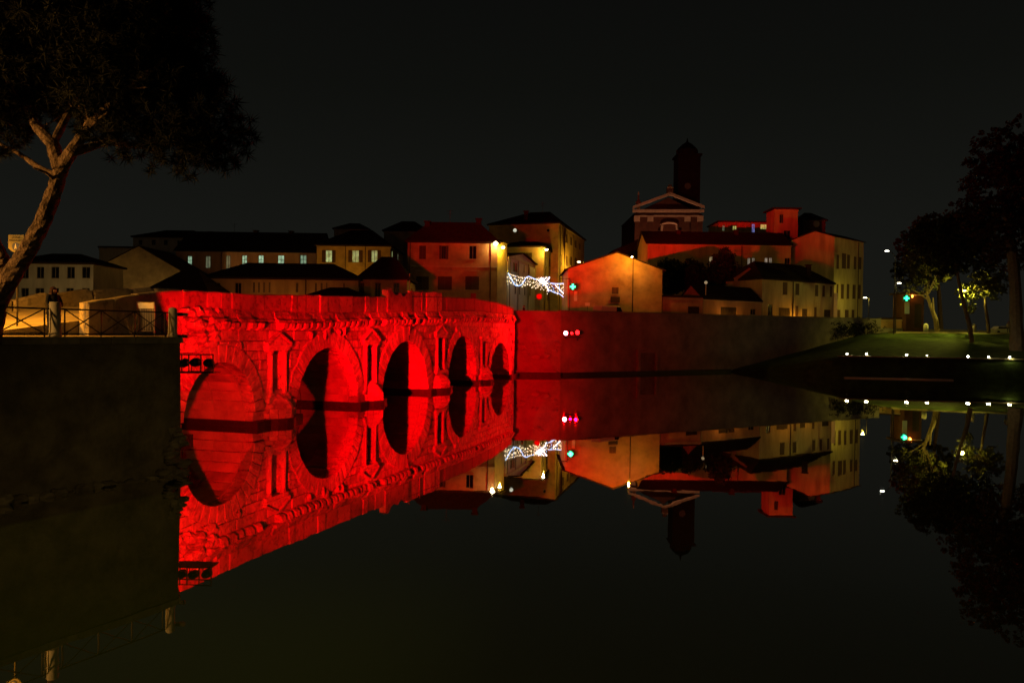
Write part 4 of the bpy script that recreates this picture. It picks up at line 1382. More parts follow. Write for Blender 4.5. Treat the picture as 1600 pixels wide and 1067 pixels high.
# ================================================================== LAMPS
def street_lamp(label, base, top, arm, power, col, group='street lamps', bulb='bulb', arm_up=.0, rad=.09, aim=None, cone=100):
    """pole from base (ground) to top, arm is a horizontal offset to the head"""
    base, top, arm = Vector(base), Vector(top), Vector(arm)
    t_ = thing('street_lamp', label, 'street lamp', base, group)
    part('pole', MB().tube([base, base.lerp(top, .5), top], [rad, rad * .8, rad * .6], 8), M['lamp_metal'], t_)
    hd = top + arm + Vector((0, 0, arm_up))
    part('arm', MB().tube([top, top + arm * .6 + Vector((0, 0, arm_up * .9)), hd], rad * .5, 6), M['lamp_metal'], t_)
    e = arm.normalized() if arm.length > .01 else Vector((1, 0, 0))
    s = Vector((-e.y, e.x, 0))
    hh_ = part('lamp_head', MB().obox(hd - e * .3 - s * .16, e * .7, s * .32, (0, 0, .1)), M['lamp_metal'], t_)
    part('lens', MB().obox(hd - e * .22 - s * .13 - Vector((0, 0, .07)), e * .54, s * .26, (0, 0, .068)), M[bulb], hh_)
    if power:
        if aim:
            light('SPOT', 'lamp_light', hd + (Vector(aim) - hd).normalized() * .5, power, col, t_, .15, aim, cone, 1.0 if cone < 40 else .6)
        else:
            light('POINT', 'lamp_light', hd - Vector((0, 0, .3)), power, col, t_, .15)
    return t_


def wall_lamp(label, P, out, power, col, group, bulb='bulb', r=.2):
    P, out = Vector(P), Vector(out)
    t_ = thing('wall_lamp', label, 'wall lamp', P, group)
    h = P + out
    part('bracket', MB().tube([P, P + out * .6 + Vector((0, 0, .25)), h + Vector((0, 0, .25))], .04, 6), M['lamp_metal'], t_)
    part('lamp_shade', MB().tube([h + Vector((0, 0, .30)), h + Vector((0, 0, .12)), h + Vector((0, 0, .08))], [.05, r * 1.3, r * 1.35], 10), M['lamp_metal'], t_)
    part('bulb', MB().ell(h, r, r, r * .85, 10, 6), M[bulb], t_)
    light('POINT', 'lamp_light', h - Vector((0, 0, .35)), power, col, t_, .12)
    return t_


wall_lamp('bright white wall lamp on the eaves corner of the red house', onp(774.5, 381, P0, nf), nf * .6, 420, (1, .5, .10), 'wall lamps of the side street', r=.34)
wall_lamp('yellow wall lamp on the side wall of the red corner house', px(781.5, 387, 117.8), Vector((.45, -.5, 0)), 900, (1, .62, .02), 'wall lamps of the side street', r=.26)
A_ = px(850, 391, 137)
wall_lamp('yellow wall lamp on the corner of the yellow street house', A_ + Vector((-.3, -.05, 0)), Vector((.7, -1.0, 0)), 750, (1, .62, .04), 'wall lamps of the side street', r=.26)
A_ = px(905, 409, 151)
street_lamp('side-street lamp between the tall palazzo and the gable house', (A_.x + .9, A_.y, STREET), (A_.x + .9, A_.y, A_.z), (-.9, 0, 0), 1900, (1, .52, .03), bulb='bulbwhite')
A_ = px(988.5, 399, 109.5)
street_lamp('tall street lamp standing before the orange gable house', (A_.x + .1, A_.y, STREET), (A_.x + .1, A_.y, A_.z - .1), (.0, .9, 0), 900, (1, .42, .015), bulb='bulbwhite')
A_ = px(1384.6, 391.8, 122)
B_ = px(1399, 401, 122)
street_lamp('tall lamp post with a long arm beside the park trees', (B_.x, B_.y, 6.0), (B_.x, B_.y, B_.z), (A_.x - B_.x + .2, 0, 0), 620, (1, .95, .2), arm_up=A_.z - B_.z, bulb='bulbwhite', rad=.12, aim=(A_.x + 2, A_.y - 10, 3), cone=90)
A_ = px(1402.5, 442, 121.7)
street_lamp('shorter lamp head on the post by the park trees', (A_.x - .2, A_.y, 6.2), (A_.x - .2, A_.y, A_.z), (.35, -.1, 0), 1500, (1, .80, .07), bulb='bulb', aim=(A_.x + 4, A_.y + 1.5, 9), cone=110)
A_ = px(1588.8, 409.5, 150)
street_lamp('far park lamp glinting beside the thick dark tree trunk', (A_.x, A_.y, 6.4), (A_.x, A_.y, A_.z), (-.6, 0, 0), 900, WARM, bulb='bulb')
A_ = px(1535, 452, 118)
street_lamp('low lamp glowing inside the yellow-green foliage of the park', (A_.x, A_.y + 3.5, 6.4), (A_.x, A_.y + 3.5, A_.z), (-.5, 0, 0), 3600, (1, .85, .10), bulb='bulb')
A_ = px(1328, 468, 141)
street_lamp('street lamp by the yellow side of the end palazzo', (A_.x + 4.5, A_.y + 2, STREET), (A_.x + 4.5, A_.y + 2, A_.z + .5), (-.7, 0, 0), 420, (1, .75, .05), bulb='bulb')
A_ = px(1260, 470, 126.6)
street_lamp('low street lamp facing the small cream house', (A_.x, A_.y, STREET), (A_.x, A_.y, 8.0), (0, .3, 0), 480, (1, .36, .012), bulb='bulb')
A_ = px(1150, 480, 117.2)
street_lamp('low street lamp facing the lean-to gate', (A_.x, A_.y, STREET), (A_.x, A_.y, 8.0), (0, .3, 0), 190, (1, .34, .012), bulb='bulb')
# street lamps on the upstream bank, standing below the line of the bridge parapet
for k, (x, y, p_) in enumerate([(-58, 92, 700), (-43, 98, 330), (-31, 99, 310), (-20, 99, 220)]):
    street_lamp(['street lamp before the whitewashed house', 'street lamp before the slit-windowed range', 'street lamp before the middle of the low range', 'street lamp before the taller dark-roofed wing'][k], (x, y, STREET), (x, y, 8.5), (0, .8, 0), p_, ((1, .58, .18), (1, .34, .02), (1, .32, .02), (1, .36, .02))[k], 'street lamps on the upstream bank')
light('POINT', 'lamp_light', (-56, 137, 12.6), 900, (1, .45, .12), street_lamp('street lamp in the court before the long range', (-56, 137, STREET), (-56, 137, 12.2), (0, .6, 0), 0, WARM, 'street lamps on the upstream bank'), .2)
light('POINT', 'lamp_light', (-30, 134, 13), 1150, (1, .42, .02), street_lamp('street lamp in the court before the yellow wing', (-30, 134, STREET), (-30, 134, 12.6), (0, .6, 0), 0, WARM, 'street lamps on the upstream bank'), .2)
# promenade lamp on the left quay, out of the frame
street_lamp('promenade lamp on the quay beside the pine', (-23.6, 26.6, WALK), (-23.6, 26.6, 10.6), (.7, -.3, 0), 9000, SODIUM, 'street lamps', bulb='bulborange', aim=(-23.4, 29.5, 0), cone=140)

street_lamp('promenade lamp on the near bank where the viewer stands', (5.0, -3.0, 3.88), (5.0, -3.0, 9.4), (-.4, .7, 0), 3000, (1, .62, .15), 'street lamps', bulb='bulb', aim=(-10.6, 26.0, -1.5), cone=34)
street_lamp('promenade lamp farther along the quay from the pine', (-24.5, 14.5, WALK), (-24.5, 14.5, 10.4), (.7, .3, 0), 5600, (1, .48, .11), 'street lamps', bulb='bulborange')
street_lamp('street lamp in the church square', (46, 236, STREET), (46, 236, 12.0), (0, .7, 0), 24000, (1, .36, .17), 'street lamps', aim=(51.5, 252, 44), cone=60)
street_lamp('low street lamp before the sloping gable house', (-62, 116, STREET), (-62, 116, 9.2), (0, .7, 0), 700, (1, .62, .2), 'street lamps on the upstream bank')

gl = px(1103, 441.5, 117)
t_ = thing('globe_lamp', 'white globe lamp on a short pole above the lean-to roof', 'lamp', (gl.x, gl.y, gl.z - 2.2))
part('pole', MB().tube([(gl.x, gl.y, gl.z - 2.2), (gl.x, gl.y, gl.z - .2)], .08, 8), M['signwhite'], t_)
part('globe', MB().ell(gl, .26, .26, .26, 12, 8), M['globe'], t_)

# garden spots along the terrace edge
for k, (x, y) in enumerate([(1323.5, 553), (1354, 553), (1416.6, 554.5), (1448.4, 555.3), (1512.4, 557), (1544.7, 557.7), (1577.5, 558.4)]):
    tt = np.interp(x, [1320, 1600], [102.9, 99.2])
    P = px(x, y, float(tt))
    t_ = thing('garden_light', ('garden light on the terrace edging, the one closest to the ramp', 'second garden light along the terrace edging from the ramp', 'third garden light along the terrace edging from the ramp, after the first gap', 'dim small garden light on the terrace edging beside the long gap', 'garden light on the terrace edging below the slim dark tree', 'garden light on the terrace edging between the slim and the massive tree', 'garden light on the terrace edging below the massive dark tree')[k], 'garden light', (P.x, P.y, 2.86), 'garden lights along the terrace')
    s_ = .6 if k == 3 else 1.0
    part('stem', MB().tube([(P.x, P.y, 2.8), (P.x, P.y, P.z - .1)], .05, 6), M['lamp_metal'], t_)
    part('bulb', MB().ell(P, (.13) * s_, .13 * s_, .12 * s_, 8, 6), M['bulbwhite'], t_)
    light('POINT', 'garden_light_beam', P + Vector((0, -.40, .0)), 34 * s_, (1, .86, .35), t_, .1)
solo('concrete_kerb', MB().prism([(44.5, 101.6, -.2), (57.5, 99.3, -.2), (57.4, 98.5, -.2), (44.3, 100.8, -.2)], (0, 0, .33)), M['signwhite'], 'pale concrete kerb at the water below the lawn terrace', 'kerb', (50, 100.5, 0))
solo('terrace_edging', MB().prism([(44.2, 102.95, 2.8), (60.4, 100.1, 2.8), (75.4, 98.3, 2.8), (112, 93.9, 2.8), (112, 93.6, 2.8), (75.4, 98.0, 2.8), (60.4, 99.8, 2.8), (44.0, 102.6, 2.8)], (0, 0, .14)), M['gravel'], 'long pale stone edging along the front of the lawn terrace', 'edging', (60, 100, 2.8))
for (x, y0, y1, Y_, lb) in [(1446.5, 506, 518, 123.6, 'rounded pale stone bollard beside the leaning lit trunk'), (1521.5, 507.5, 519, 121.6, 'rounded pale stone bollard behind the slim dark trunk')]:
    B_ = px(x, y1, Y_)
    h_ = px(x, y0, Y_).z - B_.z
    t_ = thing('stone_bollard', lb, 'bollard', (B_.x, B_.y, 6.48), 'pale bollards on the path')
    h_ = 1.35
    part('shaft', MB().tube([(B_.x, B_.y, 6.48), (B_.x, B_.y, 6.48 + h_ * .75), (B_.x, B_.y, 6.48 + h_ * .92), (B_.x, B_.y, 6.48 + h_)], [.36, .36, .28, .08], 12), M['signwhite'], t_, smooth=True)
B_ = px(1386, 527, 131)
t_ = thing('stone_bench', 'flat pale stone slab bench on the lawn ramp', 'bench', (B_.x, B_.y, 5.2))
part('seat', MB().box(B_.x - .85, B_.x + .85, B_.y - .3, B_.y + .3, B_.z - .1, B_.z + .08), M['gravel'], t_)
for s_ in (-.6, .6):
    part('leg', MB().box(B_.x + s_ - .12, B_.x + s_ + .12, B_.y - .25, B_.y + .25, B_.z - .9, B_.z - .103), M['gravel'], t_)


# green crosses
def cross_sign(label, x, y, Y_, s, anchor):
    P = px(x, y, Y_)
    t_ = thing('cross_sign', label, 'sign', P, 'green cross signs')
    part('box', MB().box(P.x - s * 1.15, P.x + s * 1.15, P.y + .02, P.y + .2, P.z - s * 1.15, P.z + s * 1.15), M['black'], t_)
    a_ = s / 3
    part('cross', MB().box(P.x - a_, P.x + a_, P.y - .04, P.y + .018, P.z - s, P.z + s).box(P.x - s, P.x - a_ - .001, P.y - .04, P.y + .018, P.z - a_, P.z + a_).box(P.x + a_ + .001, P.x + s, P.y - .04, P.y + .018, P.z - a_, P.z + a_), M['cross'], t_)
    part('core', MB().box(P.x - a_ * .45, P.x + a_ * .45, P.y - .075, P.y - .042, P.z - s * .8, P.z + s * .8).box(P.x - s * .8, P.x - a_ * .46, P.y - .075, P.y - .042, P.z - a_ * .4, P.z + a_ * .4).box(P.x + a_ * .46, P.x + s * .8, P.y - .075, P.y - .042, P.z - a_ * .4, P.z + a_ * .4), M['crossw'], t_)
    part('arm', MB().tube([P + Vector((0, .1, s * 1.1)), Vector(anchor)], .04, 6), M['lamp_metal'], t_)
    light('POINT', 'cross_glow', P + Vector((0, -.5, 0)), 25, (.05, 1, .4), t_, .3)


pa = px(890.3, 437, 111.8)
cross_sign('green lit pharmacy cross on the pole at the gable house', 895, 448, 111.5, .42, pa)
cross_sign('green lit pharmacy cross at the park pavilion', 1416.6, 466, 138, .50, px(1420, 461, 139.8))
t_ = thing('sign_pole', 'slim dark pole carrying the pharmacy cross at the gable house', 'pole', (pa.x, pa.y, STREET))
part('pole', MB().tube([(pa.x, pa.y, STREET), pa + Vector((0, 0, .3))], .06, 6), M['lamp_metal'], t_)
part('arm', MB().tube([pa + Vector((0, 0, .1)), pa + Vector((-1.6, 0, .15))], .04, 6), M['lamp_metal'], t_)
P = px(1417.5, 480.5, 139.2)
solo('panel_sign', MB().box(P.x - .42, P.x + .42, P.y, P.y + .1, P.z - 1.15, P.z + 1.05), M['signwhite'], 'tall white panel sign under the park pavilion cross', 'sign', P)
P = px(899.5, 463, 112.6)
solo('panel_sign', MB().box(P.x - .24, P.x + .24, P.y, P.y + .1, P.z - .7, P.z + .7), M['signwhite'], 'narrow upright sign panel on the left of the orange gable house', 'sign', P)
P = px(918, 475.5, 111.9)
t_ = thing('notice_sign', 'small pale notice sign on a post before the orange gable house', 'sign', (P.x, P.y, STREET))
part('plate', MB().box(P.x - .36, P.x + .36, P.y, P.y + .05, P.z - .24, P.z + .24), M['signwhite'], t_)
part('post', MB().tube([(P.x, P.y + .09, STREET), (P.x, P.y + .09, P.z + .2)], .035, 6), M['lamp_metal'], t_)
P = px(842.5, 463.5, 112)
t_ = thing('round_sign', 'round red road sign on a post at the mouth of the side street', 'sign', (P.x, P.y, STREET))
part('disc', MB().tube([P, P + Vector((0, -.04, 0))], .42, 18), M['signred'], t_)
part('post', MB().tube([(P.x, P.y + .07, STREET), (P.x, P.y + .07, P.z + .4)], .05, 6), M['lamp_metal'], t_)
P = px(739.5, 462.5, 100)
t_ = thing('square_sign', 'small red square sign on a post above the bridge parapet', 'sign', (P.x, P.y, 7.2))
part('plate', MB().box(P.x - .34, P.x + .34, P.y, P.y + .04, P.z - .36, P.z + .36), M['signred'], t_)
part('post', MB().tube([(P.x, P.y + .08, 7.2), (P.x, P.y + .08, P.z + .3)], .04, 6), M['lamp_metal'], t_)
P = px(640.5, 455, 108)
solo('flag_pole', MB().tube([(P.x, P.y - .5, 7.2), (P.x, P.y - .5, px(640, 428, 108).z)], .07, 6), M['signwhite'], 'thin pale pole beside the left edge of the red corner house', 'pole', (P.x, P.y - .5, 7.2))
P = px(1306, 470, 131)
t_ = thing('totem_sign', 'slim upright white totem sign before the end palazzo', 'sign', (P.x, P.y, STREET))
part('plate', MB().box(P.x - .3, P.x + .3, P.y, P.y + .12, STREET + 1.2, px(1306, 458, 131).z), M['signwhite'], t_)
part('post', MB().tube([(P.x, P.y + .17, STREET), (P.x, P.y + .17, STREET + 2)], .05, 6), M['lamp_metal'], t_)

# fairy-light curtains over the side street
def curtain(label, top_pts, drops, Y_, arcs=(), bright=()):
    P0_ = px(*top_pts[0], Y_)
    t_ = thing('fairy_light_curtain', label, 'fairy lights', P0_, 'fairy-light curtains over the street')
    tops = [px(x, y, Y_) for x, y in top_pts]
    part('wire', MB().tube(tops, .03, 4), M['lamp_metal'], t_)
    xs = [p[0] for p in top_pts]
    ys = [p[1] for p in top_pts]
    x = xs[0]
    bm_ = {}
    while x <= xs[-1]:
        y0 = float(np.interp(x, xs, ys))
        dl = drops(x) * R.uniform(.75, 1.12)
        a_ = px(x, y0 + .3, Y_ + R.uniform(-.15, .15))
        H_ = dl / FPX * Y_
        mb = MB()
        z = R.uniform(0, .2)
        while z < H_:
            sx, sz = R.uniform(.035, .055), R.uniform(.10, .22)
            c = Vector((a_.x + R.uniform(-.07, .07), a_.y, a_.z - z))
            mb.add([c + Vector(v) for v in ((sx, 0, 0), (-sx, 0, 0), (0, sx, 0), (0, -sx, 0), (0, 0, sz), (0, 0, -sz))], [(0, 2, 4), (2, 1, 4), (1, 3, 4), (3, 0, 4), (2, 0, 5), (1, 2, 5), (3, 1, 5), (0, 3, 5)])
            z += R.uniform(.40, .75)
        if mb.v:
            part('light_string', mb, M['fairy' if R.random() < .8 else 'fairyblue'], t_, kind='stuff')
        x += R.uniform(1.5, 2.3)
    for arc, mm in arcs:
        part('light_rope', MB().tube([px(x, y, Y_ - .2) for x, y in arc], .07, 5), M[mm], t_)


curtain('first fairy-light curtain hung from the corner house with a looping blue rope', [(792, 425.5), (801, 429), (812, 432), (824, 433.5), (836, 435), (846, 436)], lambda x: 17, 121,
    arcs=[([(794, 426.5), (797, 432), (800.5, 439), (805, 445.5), (810, 447), (815, 445), (819.5, 438.5), (822, 433.5), (826, 432), (831, 434), (838, 437)], 'fairyblue')])
curtain('dense bright fairy-light curtain in the middle of the street', [(838, 435), (848, 433), (859.5, 432.5)], lambda x: 15 + (x - 838) * .5, 122.5,
    arcs=[([(840, 437), (845, 441), (850, 444), (855, 448), (857, 455)], 'fairywhite'), ([(843, 436), (848, 438), (853, 440), (857, 436), (859, 433)], 'fairywhite'), ([(845, 434), (850, 437), (854, 434)], 'fairywhite'), ([(842, 438), (849, 442), (856, 443)], 'fairywhite')])
curtain('last fairy-light curtain sloping down to the pharmacy pole', [(858, 442), (872, 443.5), (888, 442)], lambda x: 12 + (x - 858) * .25, 123,
    arcs=[([(858, 453), (866, 457), (874, 459), (880, 464), (887, 465)], 'fairyblue'), ([(868, 446), (874, 452), (880, 458), (886, 464.5)], 'fairywhite'), ([(860, 442.5), (870, 443.5), (880, 443), (888, 442.5)], 'fairyblue'), ([(884, 443), (887, 452), (886, 464)], 'fairy')])


# ================================================================== VEHICLES
def car(label, P, ang, paint, L_=4.2, W_=1.75, H_=1.45, van=False):
    t_ = thing('van' if van else 'parked_car', label, 'van' if van else 'car', P, None if van else 'parked cars')
    c, s = math.cos(ang), math.sin(ang)
    tr = lambda x, y, z_: (P[0] + c * x - s * y, P[1] + s * x + c * y, P[2] + z_)
    if van:
        prof = [(-L_ / 2, .35), (L_ / 2, .35), (L_ / 2, .85), (L_ / 2 - .35, 1.05), (L_ / 2 - 1.25, H_ - .05), (L_ / 2 - 1.5, H_), (-L_ / 2 + .1, H_), (-L_ / 2, H_ - .15)]
    else:
        prof = [(-L_ / 2, .3), (L_ / 2, .3), (L_ / 2 + .02, .65), (L_ / 2 - .3, .85), (L_ / 2 - 1.15, .95), (L_ / 2 - 1.8, H_ - .06), (L_ / 2 - 2.2, H_), (-L_ / 2 + .9, H_ - .02), (-L_ / 2 + .35, 1.0), (-L_ / 2, .9)]
    n = len(prof)
    vs = []
    for yy in (-1, -.86, .86, 1):
        for x, z_ in prof:
            k = 1 - (.16 * max(0, z_ - .9) / (H_ - .9 + 1e-6) if z_ > .9 else 0)
            ins = 1.0 if abs(yy) < 1 else .985
            vs.append(tr(x * ins, yy * W_ / 2 * k, z_ if abs(yy) < 1 else z_ - (.05 if z_ > .9 else 0)))
    fs = [(r_ * n + i, (r_ + 1) * n + i, (r_ + 1) * n + (i + 1) % n, r_ * n + (i + 1) % n) for r_ in range(3) for i in range(n)] + [tuple(range(n)), tuple(range(4 * n - 1, 3 * n - 1, -1))]
    part('body', MB().add(vs, fs), M[paint], t_)
    xw = L_ / 2 - .8
    ks = 1.0
    for sx in (-xw, xw):
        for sy in (-1, 1):
            wh = part('wheel', MB().tube([tr(sx, sy * (W_ / 2 - .16), .31), tr(sx, sy * (W_ / 2 + .01), .31)], .31, 14), M['tyre'], t_)
            part('rim', MB().tube([tr(sx, sy * (W_ / 2 + .011), .31), tr(sx, sy * (W_ / 2 + .025), .31)], .19, 10), M['lamp_metal'], wh)
    x1 = L_ / 2 - (1.25 if van else 1.8)
    x0 = L_ / 2 - (.35 if van else 1.15)
    zt, zb = (H_ - .12, 1.12) if van else (H_ - .1, 1.0)
    part('windscreen', MB().prism([tr(x0 + .01, -W_ * .40, zb), tr(x0 + .01, W_ * .40, zb), tr(x1 + .02, W_ * .36, zt), tr(x1 + .02, -W_ * .36, zt)], (c * .03, s * .03, .02)), M['glass'], t_)
    for sy in (-1, 1):
        xa, xb = (x1 - .9, x1 - .05) if van else (-L_ / 2 + .75, x1 - .05)
        part('side_window', MB().prism([tr(xa, sy * W_ * .470, zb + .02), tr(xb + .4, sy * W_ * .470, zb + .02), tr(xb, sy * W_ * .432, zt - .02), tr(xa + .15, sy * W_ * .432, zt - .02)], (-s * sy * .03, c * sy * .03, 0)), M['glass'], t_)
        part('headlight', MB().ell(tr(L_ / 2 - .02, sy * W_ * .36, .68), .08, .16, .09, 8, 5), M['signwhite'], t_)
    return t_


B_ = px(953, 490, 104.5)
car('pale van parked behind the river wall before the gable house', (B_.x, B_.y, STREET), math.radians(38), 'carred', 5.0, 1.9, 2.05, True)
B_ = px(1053, 490, 112)
car('dark car parked behind the river wall before the yard gate', (B_.x, B_.y, STREET), math.radians(38), 'cardark')
B_ = px(1321, 500, 136)
car('dark car parked at the foot of the end palazzo', (B_.x, B_.y, STREET + .05), math.radians(30), 'cardark', H_=1.5)
B_ = px(1567, 500, 150)
car('pale car parked in the dark beyond the park path', (B_.x, B_.y, 6.5), math.radians(5), 'carred', L_=4.6, H_=1.5)


# ================================================================== PEOPLE
def person(label, P, face, coat, hair='hair', h=1.68, lean=0.0, long_hair=False, arms='down'):
    """standing figure; one skinned body, hair as a child"""
    k = h / 1.70
    V = [(0, 0, .94), (0, 0, 1.12), (0, .0, 1.30), (0, 0, 1.43), (0, .01, 1.50), (0, .02, 1.58), (0, .01, 1.66),
         (.19, 0, 1.41), (.27, .02, 1.14), (.25, .14, .90), (.24, .18, .82),
         (-.19, 0, 1.41), (-.27, .02, 1.14), (-.25, .14, .90), (-.24, .18, .82),
         (.10, 0, .90), (.11, .02, .50), (.11, -.02, .10), (.12, .14, .05),
         (-.10, 0, .90), (-.11, .02, .50), (-.11, -.02, .10), (-.12, .14, .05)]
    if arms == 'rail':
        V[8], V[9], V[10] = (.28, .10, 1.16), (.14, .30, 1.06), (.02, .36, 1.05)
        V[12], V[13], V[14] = (-.28, .10, 1.16), (-.14, .30, 1.07), (-.03, .34, 1.10)
    Rr = [.16, .145, .16, .11, .055, .085, .075, .075, .055, .042, .035, .075, .055, .042, .035, .095, .062, .045, .045, .095, .062, .045, .045]
    Ed = [(0, 1), (1, 2), (2, 3), (3, 4), (4, 5), (5, 6), (3, 7), (7, 8), (8, 9), (9, 10), (3, 11), (11, 12), (12, 13), (13, 14), (0, 15), (15, 16), (16, 17), (17, 18), (0, 19), (19, 20), (20, 21), (21, 22)]
    me = bpy.data.meshes.new('person_body')
    me.from_pydata([(x * k, y * k + lean * max(0, z_ - .9) * k, z_ * k) for x, y, z_ in V], Ed, [])
    tmp = bpy.data.objects.new('tmp_body', me)
    scene.collection.objects.link(tmp)
    sm = tmp.modifiers.new('skin', 'SKIN')
    for i, sv in enumerate(me.skin_vertices[0].data):
        sv.radius = (Rr[i] * k * (1.15 if i in (0, 1, 2) else 1), Rr[i] * k * (.75 if i in (0, 1, 2) else 1))
        sv.use_root = (i == 0)
    ss = tmp.modifiers.new('sub', 'SUBSURF')
    ss.levels = ss.render_levels = 1
    dg = bpy.context.evaluated_depsgraph_get()
    bm2 = bpy.data.meshes.new_from_object(tmp.evaluated_get(dg))
    bpy.data.objects.remove(tmp)
    bm2.name = 'person_body'
    bm2.materials.clear()
    for mm in (M['skin'], M[coat], M['trouser']):
        bm2.materials.append(mm)
    for p in bm2.polygons:
        z_ = p.center.z / k
        hand = abs(p.center.x) < .09 and p.center.y / k > .31 if arms == 'rail' else (abs(p.center.x) / k > .2 and z_ < .88)
        p.material_index = 0 if (z_ > 1.47 or hand) else (1 if z_ > .80 else 2)
        p.use_smooth = True
    o = link(bpy.data.objects.new('person', bm2))
    o.location = P
    o.rotation_euler = (0, 0, face)
    ORG[o.name] = None
    tag(o, label, 'person')
    hm = MB()
    lx = lean * .75 * k
    hm.ell((0, -.025 * k + lx, 1.64 * k), .10 * k, .115 * k, .105 * k, 12, 8, .04)
    if long_hair:
        hm.ell((0, -.07 * k + lx, 1.50 * k), .115 * k, .07 * k, .19 * k, 10, 7, .06)
        hm.ell((.085 * k, -.0 * k + lx, 1.52 * k), .035 * k, .05 * k, .15 * k, 8, 6, .06)
        hm.ell((-.085 * k, -.0 * k + lx, 1.52 * k), .035 * k, .05 * k, .15 * k, 8, 6, .06)
    hm.v = [(x, y - max(0, (y - lx) - .05) * .9 if z_ < 1.66 * k else y, z_) for x, y, z_ in hm.v]
    part('hair', hm, M[hair], o, smooth=True)
    fm = MB().ell((0, .105 * k + lx, 1.585 * k), .014, .022, .02, 6, 5)
    part('nose', fm, M['skin'], o)
    cm = MB().tube([(0, lx * .5, .78 * k), (0, lx * .6, .95 * k), (0, lx * .8, 1.15 * k), (0, lx * .9, 1.38 * k), (0, lx, 1.465 * k)], [.235 * k, .215 * k, .215 * k, .19 * k, .09 * k], 12)
    cm.v = [(x, lx * .8 + (y - lx * .8) * .72, z_) for x, y, z_ in cm.v]
    part('coat', cm, M[coat], o, smooth=True)
    return o


B_ = on_quay(88, 1.0)
person('person in a dark coat leaning behind the flat-topped stone post', (B_.x - .22, B_.y + .1, WALK), math.radians(-110), 'coat', long_hair=True, arms='rail', lean=.12)
B_ = px(818.5, 485, 97.5)
person('person in dark clothing walking behind the river wall by the bridge end', (B_.x, B_.y, STREET), math.radians(90), 'coat', h=1.72)
B_ = px(1049, 485, 114)
person('person in dark clothing behind the river wall beside the parked dark car', (B_.x, B_.y, STREET), math.radians(40), 'coat', h=1.75)
B_ = px(1575.5, 519, 120.2)
person('person in pale clothing on the path beside the thick dark trunk', (B_.x, B_.y, 6.5), math.radians(150), 'palecoat', h=1.75)

# ================================================================== LEFT BANK SMALL THINGS
# pedestrian sign
SP = px(26, 392, 29.5)
t_ = thing('pedestrian_sign', 'cream shield-shaped pedestrian sign with blue disc behind the pine trunk', 'sign', (SP.x, SP.y, WALK))
yz = lambda x, y, o_=0.0: px(x, y, 29.5) + Vector((0, -o_, 0))
part('post', MB().tube([(SP.x, SP.y + .06, WALK), (SP.x, SP.y + .06, yz(26, 370).z)], .035, 8), M['lamp_metal'], t_)
pl = part('plate', MB().prism([yz(13, 367), yz(37.5, 367), yz(37.5, 388), yz(31, 394.2), yz(24, 395), yz(19, 393), yz(13, 388)], (0, .03, 0)), M['signyellow'], t_)
part('disc', MB().tube([yz(25, 385.5, .004), yz(25, 385.5, .02)], 6.0 / FPX * 29.5, 20), M['signblue'], pl)
c = yz(25, 385.5, .03)
s_ = 29.5 / FPX
pc = MB().ell(c + Vector((0, 0, 3.4 * s_)), .9 * s_, .006, .9 * s_, 8, 5)
pc.prism([c + Vector((-.9 * s_, 0, 2.3 * s_)), c + Vector((.9 * s_, 0, 2.3 * s_)), c + Vector((1.2 * s_, 0, -.3 * s_)), c + Vector((1.5 * s_, 0, -3.6 * s_)), c + Vector((.5 * s_, 0, -3.6 * s_)), c + Vector((0, 0, -1 * s_)), c + Vector((-.7 * s_, 0, -3.6 * s_)), c + Vector((-1.7 * s_, 0, -3.6 * s_)), c + Vector((-1.2 * s_, 0, -.3 * s_))], (0, .004, 0))
part('walker_symbol', pc, M['signwhite'], pl)


def text(body, P, size, m, parent, rz=0.0):
    cu = bpy.data.curves.new('lettering', 'FONT')
    cu.body = body
    cu.size = size
    cu.align_x = 'CENTER'
    cu.align_y = 'CENTER'
    cu.extrude = .002
    tmp = bpy.data.objects.new('tmp_text', cu)
    scene.collection.objects.link(tmp)
    me = bpy.data.meshes.new_from_object(tmp.evaluated_get(bpy.context.evaluated_depsgraph_get()))
    bpy.data.objects.remove(tmp)
    me.name = 'lettering'
    me.materials.clear()
    me.materials.append(m)
    o = link(bpy.data.objects.new('lettering', me), parent)
    g = ORG[parent.name]
    o.location = (P[0] - g[0], P[1] - g[1], P[2] - g[2])
    o.rotation_euler = (math.pi / 2, 0, rz)
    return o


text('ZONA', yz(25, 371.3, .008), .115, M['ink'], pl)
text('PEDONALE', yz(25, 376, .008), .105, M['ink'], pl)

# steel barrier and bare shrubs before the approach parapet
BP = bw(-3.6, -1.1, WALK)
bt_ = thing('steel_barrier', 'upright steel barrier with vertical bars leaning by the approach parapet', 'barrier', BP)
lft, rgt = px(214, 500, BP.y), px(241, 500, BP.y)
zt_, zb2 = px(228, 472, BP.y).z, WALK
fr = MB().tube([(lft.x, BP.y, zb2), (lft.x, BP.y, zt_), (rgt.x, BP.y, zt_), (rgt.x, BP.y, zb2)], .028, 6).tube([(lft.x, BP.y, zb2 + .2), (rgt.x, BP.y, zb2 + .2)], .022, 6)
M['galv'] = mat('galvanised_steel', (0.5, 0.45, 0.35), 0.4, 5.0, 0.2, 0.0, 0.1, metal=0.3)
part('frame', fr, M['galv'], bt_)
part('top_plate', MB().box(lft.x + .03, rgt.x - .03, BP.y - .01, BP.y + .01, zt_ - .28, zt_ - .03), M['galv'], bt_)
for i in range(9):
    x = lft.x + (rgt.x - lft.x) * (i + 1) / 10
    part('bar', MB().tube([(x, BP.y, zb2 + .2), (x, BP.y, zt_ - .28)], .013, 5), M['galv'], bt_)


